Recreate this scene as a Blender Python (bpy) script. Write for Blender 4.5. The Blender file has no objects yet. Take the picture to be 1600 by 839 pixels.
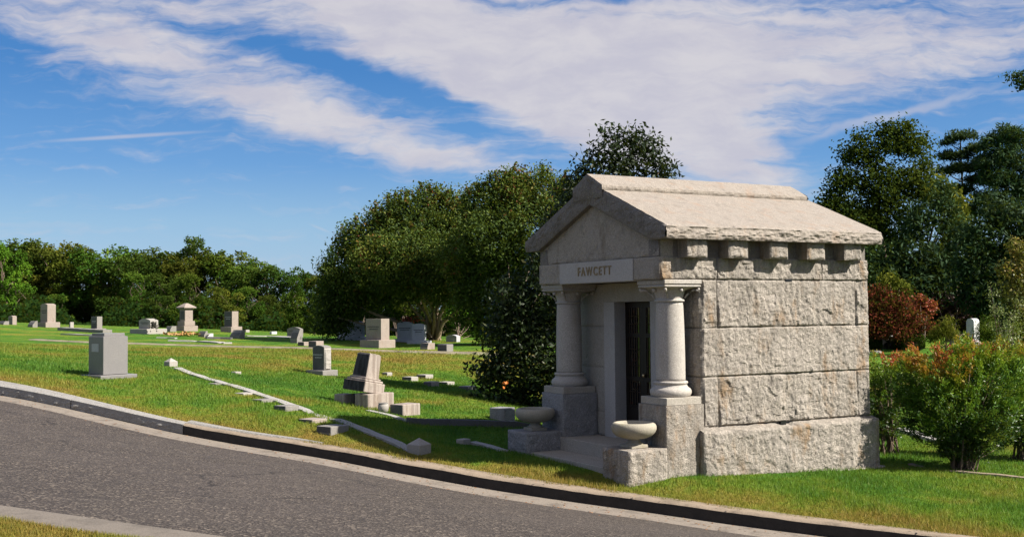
import bpy, math, random
import numpy as np
from mathutils import Vector, Matrix, noise as mn
random.seed(7); rng = np.random.default_rng(7)
sc = bpy.context.scene
COL = sc.collection
R = math.radians

# ------------------------------------------------------------------ camera model (surveyed from the place)
F_, PITCH, ROLL, TH = 1739.07, .0379, .0091, 1.0605
def ray(x, y):
    a = x-800; b = y-419.5; cr, sr = math.cos(ROLL), math.sin(ROLL)
    u = a*cr-b*sr; v = a*sr+b*cr
    cp, sp = math.cos(PITCH), math.sin(PITCH)
    dx, dz = u/F_, -v/F_
    return np.array([dx, cp-dz*sp, sp+dz*cp])
def G(x, y, d):
    r = ray(x, y); return r*d/r[1]
cam = bpy.data.cameras.new('camera'); co = bpy.data.objects.new('camera', cam); COL.objects.link(co)
cam.sensor_width = 36; cam.lens = F_/1600*36; cam.clip_end = 3000; cam.clip_start = .1
cp, sp, cr, sr = math.cos(PITCH), math.sin(PITCH), math.cos(ROLL), math.sin(ROLL)
R0, F0, U0 = Vector((1,0,0)), Vector((0,cp,sp)), Vector((0,-sp,cp))
Rc, Uc = cr*R0-sr*U0, sr*R0+cr*U0
M = Matrix((Rc, Uc, -F0)).transposed().to_4x4()
co.matrix_world = M
sc.camera = co

# ------------------------------------------------------------------ object helpers
def tag(o, label=None, cat=None, group=None, kind=None):
    if label: o['label'] = label
    if cat: o['category'] = cat
    if group: o['group'] = group
    if kind: o['kind'] = kind
    return o
def empty(name, loc, rz=0, label=None, cat=None, group=None):
    o = bpy.data.objects.new(name, None); COL.objects.link(o)
    o.location = loc; o.rotation_euler = (0, 0, rz); o.empty_display_size = .2
    return tag(o, label, cat, group)
class MB:
    def __init__(s): s.v = []; s.f = []; s.n = 0
    def add(s, vs, fs):
        s.v += [tuple(map(float, p)) for p in vs]; s.f += [tuple(i+s.n for i in f) for f in fs]; s.n = len(s.v); return s
    def box(s, x0, x1, y0, y1, z0, z1, bev=0.0, top=None):
        # bevelled box: rounded vertical and horizontal arrises
        b = bev
        if b <= 0:
            vs = [(x,y,z) for z in (z0,z1) for x,y in ((x0,y0),(x1,y0),(x1,y1),(x0,y1))]
            return s.add(vs, [(3,2,1,0),(4,5,6,7),(0,1,5,4),(1,2,6,5),(2,3,7,6),(3,0,4,7)])
        def ring(i, z):
            return [(x0+b+i,y0+i,z),(x1-b-i,y0+i,z),(x1-i,y0+b+i,z),(x1-i,y1-b-i,z),(x1-b-i,y1-i,z),(x0+b+i,y1-i,z),(x0+i,y1-b-i,z),(x0+i,y0+b+i,z)]
        vs = ring(b*.7,z0)+ring(0,z0+b)+ring(0,z1-b)+ring(b*.7,z1)
        fs = [tuple(range(7,-1,-1)), tuple(range(24,32))]
        for k in range(3):
            for i in range(8): fs.append((8*k+i, 8*k+(i+1)%8, 8*k+8+(i+1)%8, 8*k+8+i))
        return s.add(vs, fs)
    def prism(s, poly, axis, a0, a1):
        # extrude a 2D polygon along an axis ('x': poly=(y,z); 'y': poly=(x,z); 'z': poly=(x,y))
        def P(p, a): return {'x': (a,p[0],p[1]), 'y': (p[0],a,p[1]), 'z': (p[0],p[1],a)}[axis]
        n = len(poly); vs = [P(p,a0) for p in poly]+[P(p,a1) for p in poly]
        fs = [tuple(range(n-1,-1,-1)), tuple(range(n,2*n))]+[(i,(i+1)%n,n+(i+1)%n,n+i) for i in range(n)]
        return s.add(vs, fs)
    def lathe(s, prof, cx=0, cy=0, n=32, cap=True):
        vs = []; fs = []
        for r, z in prof:
            for i in range(n):
                a = 2*math.pi*i/n; vs.append((cx+r*math.cos(a), cy+r*math.sin(a), z))
        m = len(prof)
        for k in range(m-1):
            for i in range(n): fs.append((k*n+i, k*n+(i+1)%n, (k+1)*n+(i+1)%n, (k+1)*n+i))
        if cap: fs += [tuple(range(n-1,-1,-1)), tuple((m-1)*n+i for i in range(n))]
        return s.add(vs, fs)
    def tube(s, pts, rad, n=6):
        pts = [Vector(p) for p in pts]; vs = []; fs = []
        for k, p in enumerate(pts):
            d = (pts[min(k+1,len(pts)-1)]-pts[max(k-1,0)]).normalized()
            a = d.orthogonal().normalized(); b = d.cross(a); r = rad[k] if hasattr(rad,'__len__') else rad
            for i in range(n):
                t = 2*math.pi*i/n; vs.append(p+a*(r*math.cos(t))+b*(r*math.sin(t)))
        for k in range(len(pts)-1):
            for i in range(n): fs.append((k*n+i, k*n+(i+1)%n, (k+1)*n+(i+1)%n, (k+1)*n+i))
        fs.append(tuple((len(pts)-1)*n+i for i in range(n)))
        return s.add(vs, fs)
    def build(s, name, mat, parent=None, smooth=False, off=(0,0,0)):
        me = bpy.data.meshes.new(name)
        vs = [(x-off[0], y-off[1], z-off[2]) for x,y,z in s.v] if any(off) else s.v
        me.from_pydata(vs, [], s.f); me.update()
        if isinstance(mat, (list, tuple)):
            for m in mat: me.materials.append(m)
        else: me.materials.append(mat)
        if smooth:
            for p in me.polygons: p.use_smooth = True
        o = bpy.data.objects.new(name, me); COL.objects.link(o)
        if parent: o.parent = parent
        return o
def np_mesh(name, V, Fa, mat, parent=None, nper=4, attrs=None, smooth=False, loc=None):
    me = bpy.data.meshes.new(name)
    nv, nf = len(V), len(Fa)
    me.vertices.add(nv); me.vertices.foreach_set('co', np.ascontiguousarray(V, dtype=np.float32).ravel())
    me.loops.add(nf*nper); me.loops.foreach_set('vertex_index', np.ascontiguousarray(Fa, dtype=np.int32).ravel())
    me.polygons.add(nf); me.polygons.foreach_set('loop_start', np.arange(0, nf*nper, nper, dtype=np.int32))
    me.polygons.foreach_set('loop_total', np.full(nf, nper, dtype=np.int32))
    if smooth: me.polygons.foreach_set('use_smooth', np.ones(nf, dtype=bool))
    me.update(calc_edges=True)
    for k, (dom, arr) in (attrs or {}).items():
        a = me.attributes.new(k, 'FLOAT', dom); a.data.foreach_set('value', np.ascontiguousarray(arr, dtype=np.float32))
    me.materials.append(mat)
    o = bpy.data.objects.new(name, me); COL.objects.link(o)
    if parent: o.parent = parent
    if loc is not None: o.location = loc
    return o

# ------------------------------------------------------------------ materials
class NT:
    def __init__(s, name, world=False):
        if world: s.nt = sc.world.node_tree
        else:
            s.m = bpy.data.materials.new(name); s.m.use_nodes = True; s.nt = s.m.node_tree
        s.nt.nodes.clear()
    def n(s, typ, ins=None, **kw):
        nd = s.nt.nodes.new(typ)
        for k, v in kw.items(): setattr(nd, k, v)
        for k, v in (ins or {}).items(): s.set(nd.inputs[k], v)
        return nd
    def set(s, inp, v):
        if isinstance(v, bpy.types.NodeSocket): s.nt.links.new(v, inp)
        elif isinstance(v, bpy.types.Node): s.nt.links.new(v.outputs[0], inp)
        else:
            if inp.type == 'RGBA' and len(v) == 3: v = (*v, 1)
            inp.default_value = v
    def math(s, op, a, b=0, c=None, clamp=False):
        nd = s.nt.nodes.new('ShaderNodeMath'); nd.operation = op; nd.use_clamp = clamp
        s.set(nd.inputs[0], a); s.set(nd.inputs[1], b)
        if c is not None: s.set(nd.inputs[2], c)
        return nd.outputs[0]
    def mix(s, f, a, b, blend='MIX'):
        nd = s.nt.nodes.new('ShaderNodeMix'); nd.data_type = 'RGBA'; nd.blend_type = blend
        s.set(nd.inputs[0], f); s.set(nd.inputs[6], a); s.set(nd.inputs[7], b)
        return nd.outputs[2]
    def noise(s, vec, scale, detail=3, rough=.55, dist=0):
        nd = s.n('ShaderNodeTexNoise', {'Scale': scale, 'Detail': detail, 'Roughness': rough, 'Distortion': dist})
        if vec is not None: s.set(nd.inputs['Vector'], vec)
        return nd.outputs[0]
    def ramp(s, f, stops, interp='LINEAR'):
        nd = s.nt.nodes.new('ShaderNodeValToRGB'); nd.color_ramp.interpolation = interp
        e = nd.color_ramp.elements
        while len(e) < len(stops): e.new(.5)
        for i, (p, c) in enumerate(stops):
            e[i].position = p
            if not hasattr(c, '__len__'): c = (c,c,c)
            e[i].color = (*c, 1)
        s.set(nd.inputs[0], f); return nd.outputs[0]
    def step(s, v, lo, hi):
        nd = s.n('ShaderNodeMapRange', {'Value': v, 'From Min': lo, 'From Max': hi}, interpolation_type='SMOOTHSTEP')
        return nd.outputs[0]
    def out(s, sh): s.n('ShaderNodeOutputMaterial', {'Surface': sh}); return s.m

def coords(t, mode='Object'): return t.n('ShaderNodeTexCoord').outputs[mode]
def wpos(t): return t.n('ShaderNodeNewGeometry').outputs['Position']

def granite(name, c, speck=.35, stain=(.28,.19,.11), stain_amt=.5, dirt=.35, scale=1.0, bump=.5, rough=.85, streak=0.0, streak_col=(.03,.028,.028), moss=0.0):
    t = NT(name); g = t.n('ShaderNodeNewGeometry'); v = g.outputs['Position']
    c = np.array(c)*.77; stain = np.array(stain)*.77
    n1 = t.noise(v, 95*scale, 2, .6); n2 = t.noise(v, 190*scale, 2, .7)
    n0 = t.noise(v, 42*scale, 3, .7)
    base = t.mix(t.step(n1, .38, .62), tuple(c*(1-speck)), tuple(np.minimum(c*(1+speck*.75), .9)))
    base = t.mix(t.math('MULTIPLY', t.step(n0, .42, .62), speck*1.5, clamp=True), base, tuple(c*.62))
    base = t.mix(t.math('MULTIPLY', t.step(n2, .56, .66), .6), base, tuple(c*.35))
    big = t.noise(v, 1.9, 5, .7)
    base = t.mix(t.math('MULTIPLY', t.step(big, .42, .66), .5), base, tuple(c*np.array([.82,.83,.86])))
    # iron staining in vertical runs
    mp = t.n('ShaderNodeMapping', {'Vector': v, 'Scale': (2.4,2.4,.9)})
    st = t.noise(mp.outputs[0], 1.6, 5, .65)
    base = t.mix(t.math('MULTIPLY', t.step(st, .52, .72), stain_amt), base, tuple(np.array(stain)))
    dn = t.noise(v, 5.0, 5, .7)
    base = t.mix(t.math('MULTIPLY', t.step(dn, .5, .75), dirt), base, tuple(c*.38))
    if streak > 0:
        mp2 = t.n('ShaderNodeMapping', {'Vector': v, 'Scale': (14,14,1.1)})
        sk = t.noise(mp2.outputs[0], 1.0, 4, .6)
        base = t.mix(t.math('MULTIPLY', t.step(sk, .42, .60), streak), base, streak_col)
    if moss > 0:
        mo = t.noise(v, 3.2, 5, .7)
        base = t.mix(t.math('MULTIPLY', t.step(mo, .5, .7), moss), base, (.09,.10,.03))
    h = t.math('ADD', t.math('MULTIPLY', t.noise(v, 28*scale, 4, .7), 1.0), t.math('MULTIPLY', n1, .35))
    b = t.n('ShaderNodeBump', {'Strength': bump, 'Distance': .02, 'Height': h})
    p = t.n('ShaderNodeBsdfPrincipled', {'Base Color': base, 'Roughness': rough, 'Normal': b.outputs[0], 'Specular IOR Level': .3})
    return t.out(p)
def plain(name, c, rough=.8, metal=0, var=.25, scale=8, spec=.4, bump=0):
    t = NT(name); v = wpos(t); c = np.array(c)
    col = t.mix(t.noise(v, scale, 4, .6), tuple(c*(1-var)), tuple(c*(1+var)))
    ins = {'Base Color': col, 'Roughness': rough, 'Metallic': metal, 'Specular IOR Level': spec}
    if bump: ins['Normal'] = t.n('ShaderNodeBump', {'Strength': bump, 'Distance': .01, 'Height': t.noise(v, scale*5, 4, .7)}).outputs[0]
    return t.out(t.n('ShaderNodeBsdfPrincipled', ins))
def leafmat(name, stops, trans=.3, rough=.55, objrand=.25, spec=.35):
    """leaf colour comes from the 'tint' each leaf carries, plus a little per-tree variation"""
    t = NT(name)
    a = t.n('ShaderNodeAttribute', attribute_name='tint').outputs['Fac']
    col = t.ramp(a, [(p_, tuple(np.array(q_)*.86)) for p_, q_ in stops])
    r = t.n('ShaderNodeObjectInfo').outputs['Random']
    hsv = t.n('ShaderNodeHueSaturation', {'Color': col, 'Hue': t.math('ADD', .5-objrand*.06, t.math('MULTIPLY', r, objrand*.12)),
        'Value': t.math('ADD', 1-objrand*.7, t.math('MULTIPLY', r, objrand*1.4))})
    p = t.n('ShaderNodeBsdfPrincipled', {'Base Color': hsv.outputs[0], 'Roughness': rough, 'Specular IOR Level': spec})
    tr = t.n('ShaderNodeBsdfTranslucent', {'Color': t.mix(.5, hsv.outputs[0], (.16,.2,.02))})
    return t.out(t.n('ShaderNodeMixShader', {0: trans, 1: p.outputs[0], 2: tr.outputs[0]}))

M_ROCK = granite('rough granite', (.425,.38,.325), .42, (.27,.17,.085), .85, .8, bump=.9, streak=.4, streak_col=(.10,.09,.075))
M_ROCKD = granite('weathered granite', (.41,.37,.32), .34, (.16,.12,.075), .55, .65, bump=.8)
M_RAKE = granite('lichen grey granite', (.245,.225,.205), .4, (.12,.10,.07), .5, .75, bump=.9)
M_ROOF = granite('roof granite', (.355,.312,.265), .28, (.31,.21,.145), .6, .5, bump=.45, streak=.2, streak_col=(.13,.11,.09))
M_CUT = granite('dressed granite', (.43,.395,.34), .24, (.28,.22,.15), .3, .25, bump=.2)
M_COLM = granite('column granite', (.49,.455,.41), .26, (.34,.28,.19), .3, .18, bump=.15)
M_PANEL = granite('name panel granite', (.47,.45,.43), .15, (.34,.31,.25), .2, .1, bump=.1)
M_URN = granite('urn stone', (.40,.365,.29), .15, (.27,.24,.08), .35, .15, bump=.25)
M_PIER = granite('shade toned granite', (.33,.325,.325), .4, (.24,.21,.17), .3, .45, bump=.8)  # shade put into the colour for left pedestal, left pier and tree block
M_LETTER = plain('tan letter face', (.20,.155,.09), .8)
M_MORT = plain('dark mortar', (.16,.145,.125), .95)
M_DOOR = plain('dark bronze', (.022,.016,.013), .45, .6)
M_BRONZE = plain('aged bronze', (.07,.05,.035), .4, .8)
def glassy():
    t = NT('dark door glass'); v = wpos(t)
    c = t.mix(t.step(t.noise(v, 9, 3), .55, .7), (.006,.006,.007), (.05,.012,.01))
    return t.out(t.n('ShaderNodeBsdfPrincipled', {'Base Color': c, 'Roughness': .08, 'Specular IOR Level': .6}))
M_GLASS = glassy()
M_STEEL = granite('polished grey granite', (.235,.225,.22), .12, (.22,.21,.2), .1, .08, bump=.04, rough=.35)
M_GRAVE = granite('grey grave granite', (.27,.255,.235), .2, (.20,.17,.12), .4, .45, bump=.3)
M_GRAVEP = granite('pinkish grave granite', (.36,.30,.26), .2, (.26,.18,.13), .4, .35, bump=.3)
M_GRAVEL_ = granite('light grave granite', (.40,.375,.34), .15, (.32,.27,.2), .3, .3, bump=.3)
M_GRAVED = granite('dark and shade granite', (.12,.12,.122), .25, (.06,.06,.055), .3, .3, bump=.15)  # dark stone, and the shade painted on left faces of the graves
M_SHADE = granite('shade toned grave granite', (.50,.51,.54), .15, (.40,.38,.33), .3, .25, bump=.2)  # grave granite recoloured to carry the bluish shade of the back row
M_MARBLE = granite('stained marble', (.40,.345,.30), .1, (.24,.17,.12), .6, .3, bump=.3, streak=.45, streak_col=(.09,.06,.045))
M_MARBLED = granite('blackened marble', (.055,.055,.06), .1, (.05,.05,.05), .7, .35, bump=.3, streak=.85, streak_col=(.012,.012,.013))
M_INSC = granite('inscribed panel granite', (.52,.52,.54), .1, (.4,.4,.4), .1, .1, bump=.1)
M_BLACK = plain('black polished granite', (.012,.012,.013), .25, var=.2)
M_BORDER = granite('pale border stone', (.40,.385,.36), .14, (.28,.24,.18), .3, .4, bump=.2)
M_WHITE = granite('white marble', (.58,.58,.58), .08, (.3,.3,.3), .3, .3, bump=.2)
M_BARK = plain('brown bark', (.10,.072,.05), .9, var=.5, scale=14, bump=.6)
M_BARKP = plain('pale smooth bark', (.26,.19,.13), .85, var=.45, scale=9, bump=.4)

# ------------------------------------------------------------------ terrain
def kY(X): return 14.75-.5*X          # line of the far kerb (front arris of its top)
def mY(X): return 6.9-.42*X           # line of the near edge of the asphalt
def on_line(px, py, a, b):            # pixel on the vertical plane Y = a + b X
    r = ray(px, py); t = a/(r[1]-b*r[0]); return r*t
kf = np.array([on_line(x, y, 14.75, -.5) for x, y in ((0,602.5),(60,613),(116,625),(200,644),(281,662),(390,681),(500,697),(630,722),(760,745),(880,762.5),(1000,778),(1160,801),(1280,815),(1400,829),(1560,846))])
KW = .30
kb = np.array([on_line(x, y, 14.75+KW, -.5) for x, y in ((0,594),(60,605),(112,616.5),(200,638),(281,657),(390,677.5),(500,692),(630,715),(760,738),(880,756),(1000,772),(1160,794),(1280,809),(1400,824),(1560,842))])
def extrap(pts, X):
    xs, zs = pts[:,0], pts[:,2]
    z = np.interp(X, xs, zs)
    s0 = (zs[1]-zs[0])/(xs[1]-xs[0])*.8; s1 = (zs[-1]-zs[-3])/(xs[-1]-xs[-3])
    z = np.where(X < xs[0], zs[0]+s0*18*(1-np.exp((X-xs[0])/18))*-1, z)
    return np.where(X > xs[-1], zs[-1]+s1*15*(1-np.exp(-(X-xs[-1])/15)), z)
def smooth_prof(pts):
    # densify and smooth the surveyed heights so the kerb line flows
    X = np.linspace(pts[0,0]-60, pts[-1,0]+60, 1601); z = extrap(pts, X)
    k = np.hanning(23); k /= k.sum(); z = np.convolve(np.pad(z, 11, mode='edge'), k, 'valid')
    return lambda x: np.interp(x, X, z)
zkf = smooth_prof(kf); zkb = smooth_prof(kb)
KH = .16
def zgut(X): return zkf(X)-KH                      # foot of the kerb
mE = np.array([on_line(x, y, 6.9, -.42) for x, y in ((0,790),(120,806),(240,823),(350,839))])
def zm(X):
    s = np.polyfit(mE[:,0], mE[:,2], 1)
    z = np.polyval(s, np.clip(X, -9, 3))
    return z - .0*X
GUTW = .50
def zroad(X, Y):
    a, b = mY(X), kY(X)-GUTW
    z0, z1 = zm(X), zgut(X)-.012
    t = np.clip((Y-a)/(b-a), 0, 1)
    return z0*(1-t)+z1*t + .05*np.sin(math.pi*t)
CP = [ # surveyed ground points (px, py, distance)
 (170,591,22),(205,592,22),(266,573,24),(345,600,21),(450,640,18.4),(522,683,16.9),(655,704,16.2),(502,588,26),(575,637,21),(640,645,20.5),
 (500,545,34.5),(400,543,35.5),(200,537,37),(50,531,38.5),(650,551,33.5),(767,555,33),(75,511,55),(20,506,58),(152,519,50),(232,522,47),(290,517,52),(365,531,44),
 (590,544,38),(640,536,44),(550,533,44),(705,537,42),(680,531,46),(480,540,38),(465,533,44),(0,504,85),(200,511,88),(400,516,90),(600,526,70),(730,606,26),(670,597,27),(640,590,28),(369,583,25),
 (100,560,27),(300,560,28),(420,575,26),(700,640,21.5),(760,660,20),(700,690,18.3),(786,702,17.4),(765,700,18.0),(840,640,24),(900,600,30),
 (1380,546,45),(1518,537,48),(1500,733,16.8),(1600,748,16.2),(1450,692,20),(1385,710,18.3),(1590,720,17.8),(1500,640,26),(1420,600,32),(1560,600,33),(1560,545,46),(1480,522,90),(1300,522,90),(1000,524,85),
]
CP = [c for c in CP if c not in ((345,600,21),(450,640,18.4),(522,683,16.9),(420,575,26))]
CP3 = [tuple(G(*c)) for c in CP]
BA, BBp = G(270,575,24), G(643,699,16.4); b_sl = (BBp[1]-BA[1])/(BBp[0]-BA[0]); b_in = BA[1]-b_sl*BA[0]
BORD = [on_line(x, y, b_in, b_sl) for x, y in ((270,575),(315,590.5),(365,604.5),(415,621),(477,642),(540,662),(602,685),(643,699))]
CP3 += [tuple(q) for q in BORD]
def BW(u, v, z): # building frame -> world
    return (1.9925+u*math.sin(TH)-v*math.cos(TH), 15+u*math.cos(TH)+v*math.sin(TH), z)
for p in ((.6,-.13,-2.26),(2.2,-.13,-2.33),(3.93,-.13,-2.40),(4.1,1.5,-2.4),(4.1,3.3,-2.38),(0.05,-.05,-2.25),(-.58,0,-2.215),(-.58,3.2,-2.215),(-.6,1.6,-2.215),(0,3.3,-2.22),(2,3.3,-2.28),(2,1.6,-2.3),(3,1.6,-2.33)): CP3.append(BW(*p))
for X in np.linspace(-30, 22, 53): CP3.append((X, kY(X)+KW, float(zkb(X))))
for p in ((-60,40,.3),(-60,90,.2),(-30,45,.0),(60,40,-3.2),(60,90,-3.4),(35,25,-3.0),(30,60,-2.8),(0,130,-3),(-70,130,-1.2),(70,130,-4)): CP3.append(p)
CP3 = np.array(CP3)
def tps(r2): return np.where(r2 > 1e-12, r2*np.log(np.maximum(r2,1e-12))*.5, 0)
def warp(X, Y):   # compress far distances
    d = np.maximum(Y, 1); s = 30*np.log(1+d/30)
    return X/d*s, s
wx, wy = warp(CP3[:,0], CP3[:,1])
n = len(CP3); K = tps((wx[:,None]-wx)**2+(wy[:,None]-wy)**2)+np.eye(n)*.12
Pm = np.c_[np.ones(n), wx, wy]
A = np.block([[K, Pm],[Pm.T, np.zeros((3,3))]])
W_ = np.linalg.solve(A, np.r_[CP3[:,2], 0,0,0])
def zlawn(X, Y):
    X, Y = np.atleast_1d(np.asarray(X, float)), np.atleast_1d(np.asarray(Y, float)); sh = X.shape
    X = X.ravel(); Y = Y.ravel(); out = np.empty(len(X))
    for i in range(0, len(X), 20000):
        x, y = warp(X[i:i+20000], Y[i:i+20000])
        out[i:i+20000] = tps((x[:,None]-wx)**2+(y[:,None]-wy)**2)@W_[:n]+W_[n]+W_[n+1]*x+W_[n+2]*y
    e = np.clip((Y-kY(X)-KW)/1.2, 0, 1); e = e*e*(3-2*e)
    out = (zkb(X)-.012)*(1-e)+out*e
    far = np.clip((np.hypot(X,Y)-110)/90, 0, 1); out = out*(1-far)+(-3.0)*far
    return out.reshape(sh)
def gz(X, Y): return float(zlawn(X, Y)[0])
def place(px, py, d):                 # a point on the ground seen at that spot
    r = ray(px, py); r = r/r[1]; dd = d*np.linspace(.86, 1.16, 121)
    e = np.abs(zlawn(r[0]*dd, dd)-r[2]*dd)/dd+np.abs(dd-d)/d*1e-4
    q = dd[int(np.argmin(e))]; return (float(r[0]*q), float(q), gz(r[0]*q, q))

# --- ground, one sheet: lawn beyond the kerb, dipping under the road, verge on the near side
def graded(a, b, n, k): # spacing grows away from 0
    t = np.linspace(-1, 1, n); s = np.sinh(k*t)/math.sinh(k); return np.where(s < 0, -s*a, s*b)
Xs = graded(-400, 400, 420, 5.2)
ts = np.r_[np.linspace(0, 12, 110), 12+np.cumsum(np.linspace(.12, 6, 200))]; ts = ts[ts < 640]
rows = []
near = [(-60,-1.0),(-30,-.6),(-14,-.25),(-6,-.1),(-3,-.04),(-1.5,-.02),(-1,-.015),(-.52,-.01)]
for dy, dz in near: rows.append((Xs, mY(Xs)+dy, zm(Xs)+.012))
rows.append((Xs, mY(Xs)-.50, zm(Xs)+.010)); rows.append((Xs, mY(Xs)-.49, zm(Xs)-.35))
rows.append((Xs, kY(Xs)+KW-.03, zgut(Xs)-.35)); 
for t_ in ts:
    Y = kY(Xs)+KW+t_; rows.append((Xs, Y, zlawn(Xs, Y)))
V = np.concatenate([np.c_[a,b,c] for a,b,c in rows]); nr, nc = len(rows), len(Xs)
i, j = np.meshgrid(np.arange(nr-1), np.arange(nc-1), indexing='ij'); q = (i*nc+j).ravel()
Fq = np.c_[q, q+1, q+nc+1, q+nc]

def grassmat(blades=False):
    t = NT('grass blades' if blades else 'lawn turf'); v = wpos(t)
    sc_ = t.n('ShaderNodeMapping', {'Vector': v, 'Scale': (1,1,0)}).outputs[0]
    big = t.noise(sc_, .30, 4, .6, .6); mid = t.noise(sc_, 1.1, 4, .65, .5); fine = t.noise(sc_, 9, 3, .7)
    # drier turf beside the kerb
    sx = t.n('ShaderNodeSeparateXYZ', {0: v})
    dk = t.math('ADD', t.math('MULTIPLY', sx.outputs[0], .5), t.math('SUBTRACT', sx.outputs[1], 15.05))
    edge = t.math('SUBTRACT', 1, t.step(dk, .0, 1.5))
    bank = t.math('MULTIPLY', t.step(sx.outputs[1], 25.5, 29.5), t.math('SUBTRACT', 1, t.step(sx.outputs[1], 34, 37)))
    f = t.math('ADD', t.math('MULTIPLY', big, 1.25), t.math('MULTIPLY', mid, 1.05))
    f = t.math('ADD', f, t.math('MULTIPLY', edge, .40)); f = t.math('ADD', f, t.math('MULTIPLY', bank, .24))
    f = t.math('ADD', f, t.math('MULTIPLY', t.math('SUBTRACT', fine, .5), .35))
    col = t.ramp(t.math('SUBTRACT', f, .80), [(.0,(.035,.115,.010)),(.26,(.068,.165,.014)),(.44,(.125,.20,.018)),(.60,(.20,.195,.028)),(.85,(.24,.165,.036))])
    if blades:
        a = t.n('ShaderNodeAttribute', attribute_name='tint').outputs['Fac']
        col = t.mix(t.step(a, .75, 1.0), col, t.mix(.4, col, (.24,.25,.07)))
        col = t.mix(t.math('SUBTRACT', 1, t.step(a, 0, .35)), col, t.mix(.6, col, (.03,.09,.01)))
        p = t.n('ShaderNodeBsdfPrincipled', {'Base Color': col, 'Roughness': .6, 'Specular IOR Level': .25})
        tr = t.n('ShaderNodeBsdfTranslucent', {'Color': t.mix(.4, col, (.2,.3,.02))})
        return t.out(t.n('ShaderNodeMixShader', {0: .35, 1: p.outputs[0], 2: tr.outputs[0]}))
    col = t.mix(t.math('MULTIPLY', t.step(t.noise(sc_, 45, 3, .7), .4, .65), .5), col, t.mix(.5, col, (.04,.07,.012)))
    b = t.n('ShaderNodeBump', {'Strength': 1.0, 'Distance': .05, 'Height': t.noise(v, 24, 5, .75)})
    b2 = t.n('ShaderNodeBump', {'Strength': .8, 'Distance': .25, 'Height': t.noise(v, 3.5, 5, .7), 'Normal': b.outputs[0]})
    p = t.n('ShaderNodeBsdfPrincipled', {'Base Color': col, 'Roughness': .9, 'Specular IOR Level': .1, 'Normal': b2.outputs[0]})
    return t.out(p)
M_TURF, M_BLADE = grassmat(), grassmat(True)
tag(np_mesh('ground', V, Fq, M_TURF, smooth=True), kind='structure')

# --- road, gutter, kerbs
def asphalt():
    t = NT('asphalt'); v = wpos(t)
    sp1 = t.noise(v, 52, 2, .8); vo = t.n('ShaderNodeTexVoronoi', {'Vector': v, 'Scale': 44.0})
    base = t.mix(t.step(sp1, .36, .64), (.012,.010,.009), (.105,.084,.070))
    base = t.mix(t.math('MULTIPLY', t.step(vo.outputs['Color'], .62, .9), .75), base, (.30,.25,.20))
    base = t.mix(t.math('MULTIPLY', t.step(t.noise(v, 2.2, 5, .6), .35, .7), .35), base, (.036,.031,.029))
    base = t.mix(t.math('MULTIPLY', t.step(t.noise(v, .55, 3, .6), .4, .65), .3), base, (.095,.078,.068))
    mp = t.n('ShaderNodeMapping', {'Vector': v, 'Rotation': (0,0,R(-25)), 'Scale': (.25,2.2,1)})
    base = t.mix(t.math('MULTIPLY', t.step(t.noise(mp.outputs[0], .9, 3, .5), .45, .7), .3), base, (.105,.088,.077))
    wv = t.n('ShaderNodeTexNoise', {'Vector': v, 'Scale': 1.6, 'Detail': 5.0})
    vv = t.n('ShaderNodeVectorMath', {0: wv.outputs['Color'], 1: (.9,.9,0), 2: v}, operation='MULTIPLY_ADD').outputs[0]
    ck = t.n('ShaderNodeTexVoronoi', {'Vector': vv, 'Scale': .42}, feature='DISTANCE_TO_EDGE').outputs['Distance']
    ckm = t.math('MULTIPLY', t.math('SUBTRACT', 1, t.step(ck, .002, .010)), t.step(t.noise(v, .5, 2), .45, .6))
    base = t.mix(t.math('MULTIPLY', ckm, .75), base, (.012,.010,.009))
    base = t.mix(t.math('MULTIPLY', t.step(t.noise(v, .9, 4, .7), .60, .68), .45), base, (.022,.019,.018))
    sxx = t.n('ShaderNodeSeparateXYZ', {0: v}); gx = t.math('MULTIPLY', t.step(sxx.outputs[0], -1.5, 2.5), t.step(t.noise(v, 3.5, 5, .75), .45, .7))
    base = t.mix(t.math('MULTIPLY', gx, .45), base, (.15,.125,.105))
    base = t.mix(.36, base, (.006,.003,0))
    b = t.n('ShaderNodeBump', {'Strength': .9, 'Distance': .012, 'Height': t.math('ADD', sp1, vo.outputs['Distance'])})
    return t.out(t.n('ShaderNodeBsdfPrincipled', {'Base Color': base, 'Roughness': .85, 'Normal': b.outputs[0], 'Specular IOR Level': .35}))
def concrete(name, c, dark=.5):
    t = NT(name); v = wpos(t); c = np.array(c)*.78
    base = t.mix(t.noise(v, 45, 4, .75), tuple(c*.6), tuple(c*1.3))
    base = t.mix(t.math('MULTIPLY', t.step(t.noise(v, 3.5, 5, .7), .45, .7), dark), base, tuple(c*.45))
    b = t.n('ShaderNodeBump', {'Strength': .6, 'Distance': .01, 'Height': t.noise(v, 50, 4, .7)})
    return t.out(t.n('ShaderNodeBsdfPrincipled', {'Base Color': base, 'Roughness': .9, 'Normal': b.outputs[0], 'Specular IOR Level': .2}))
M_ASPH = asphalt(); M_GUT = concrete('worn concrete', (.25,.215,.18), .65); M_EDGE = concrete('pale concrete edging', (.19,.165,.14), .5)
M_KERBD = plain('tar blackened kerb', (.020,.017,.015), .75, var=.9, scale=9, bump=.8)
M_KTOP = concrete('kerb top concrete', (.30,.24,.18), .7)
M_KGRAN = granite('granite kerb', (.36,.345,.32), .25, (.25,.21,.17), .35, .6, bump=.8)

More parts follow.
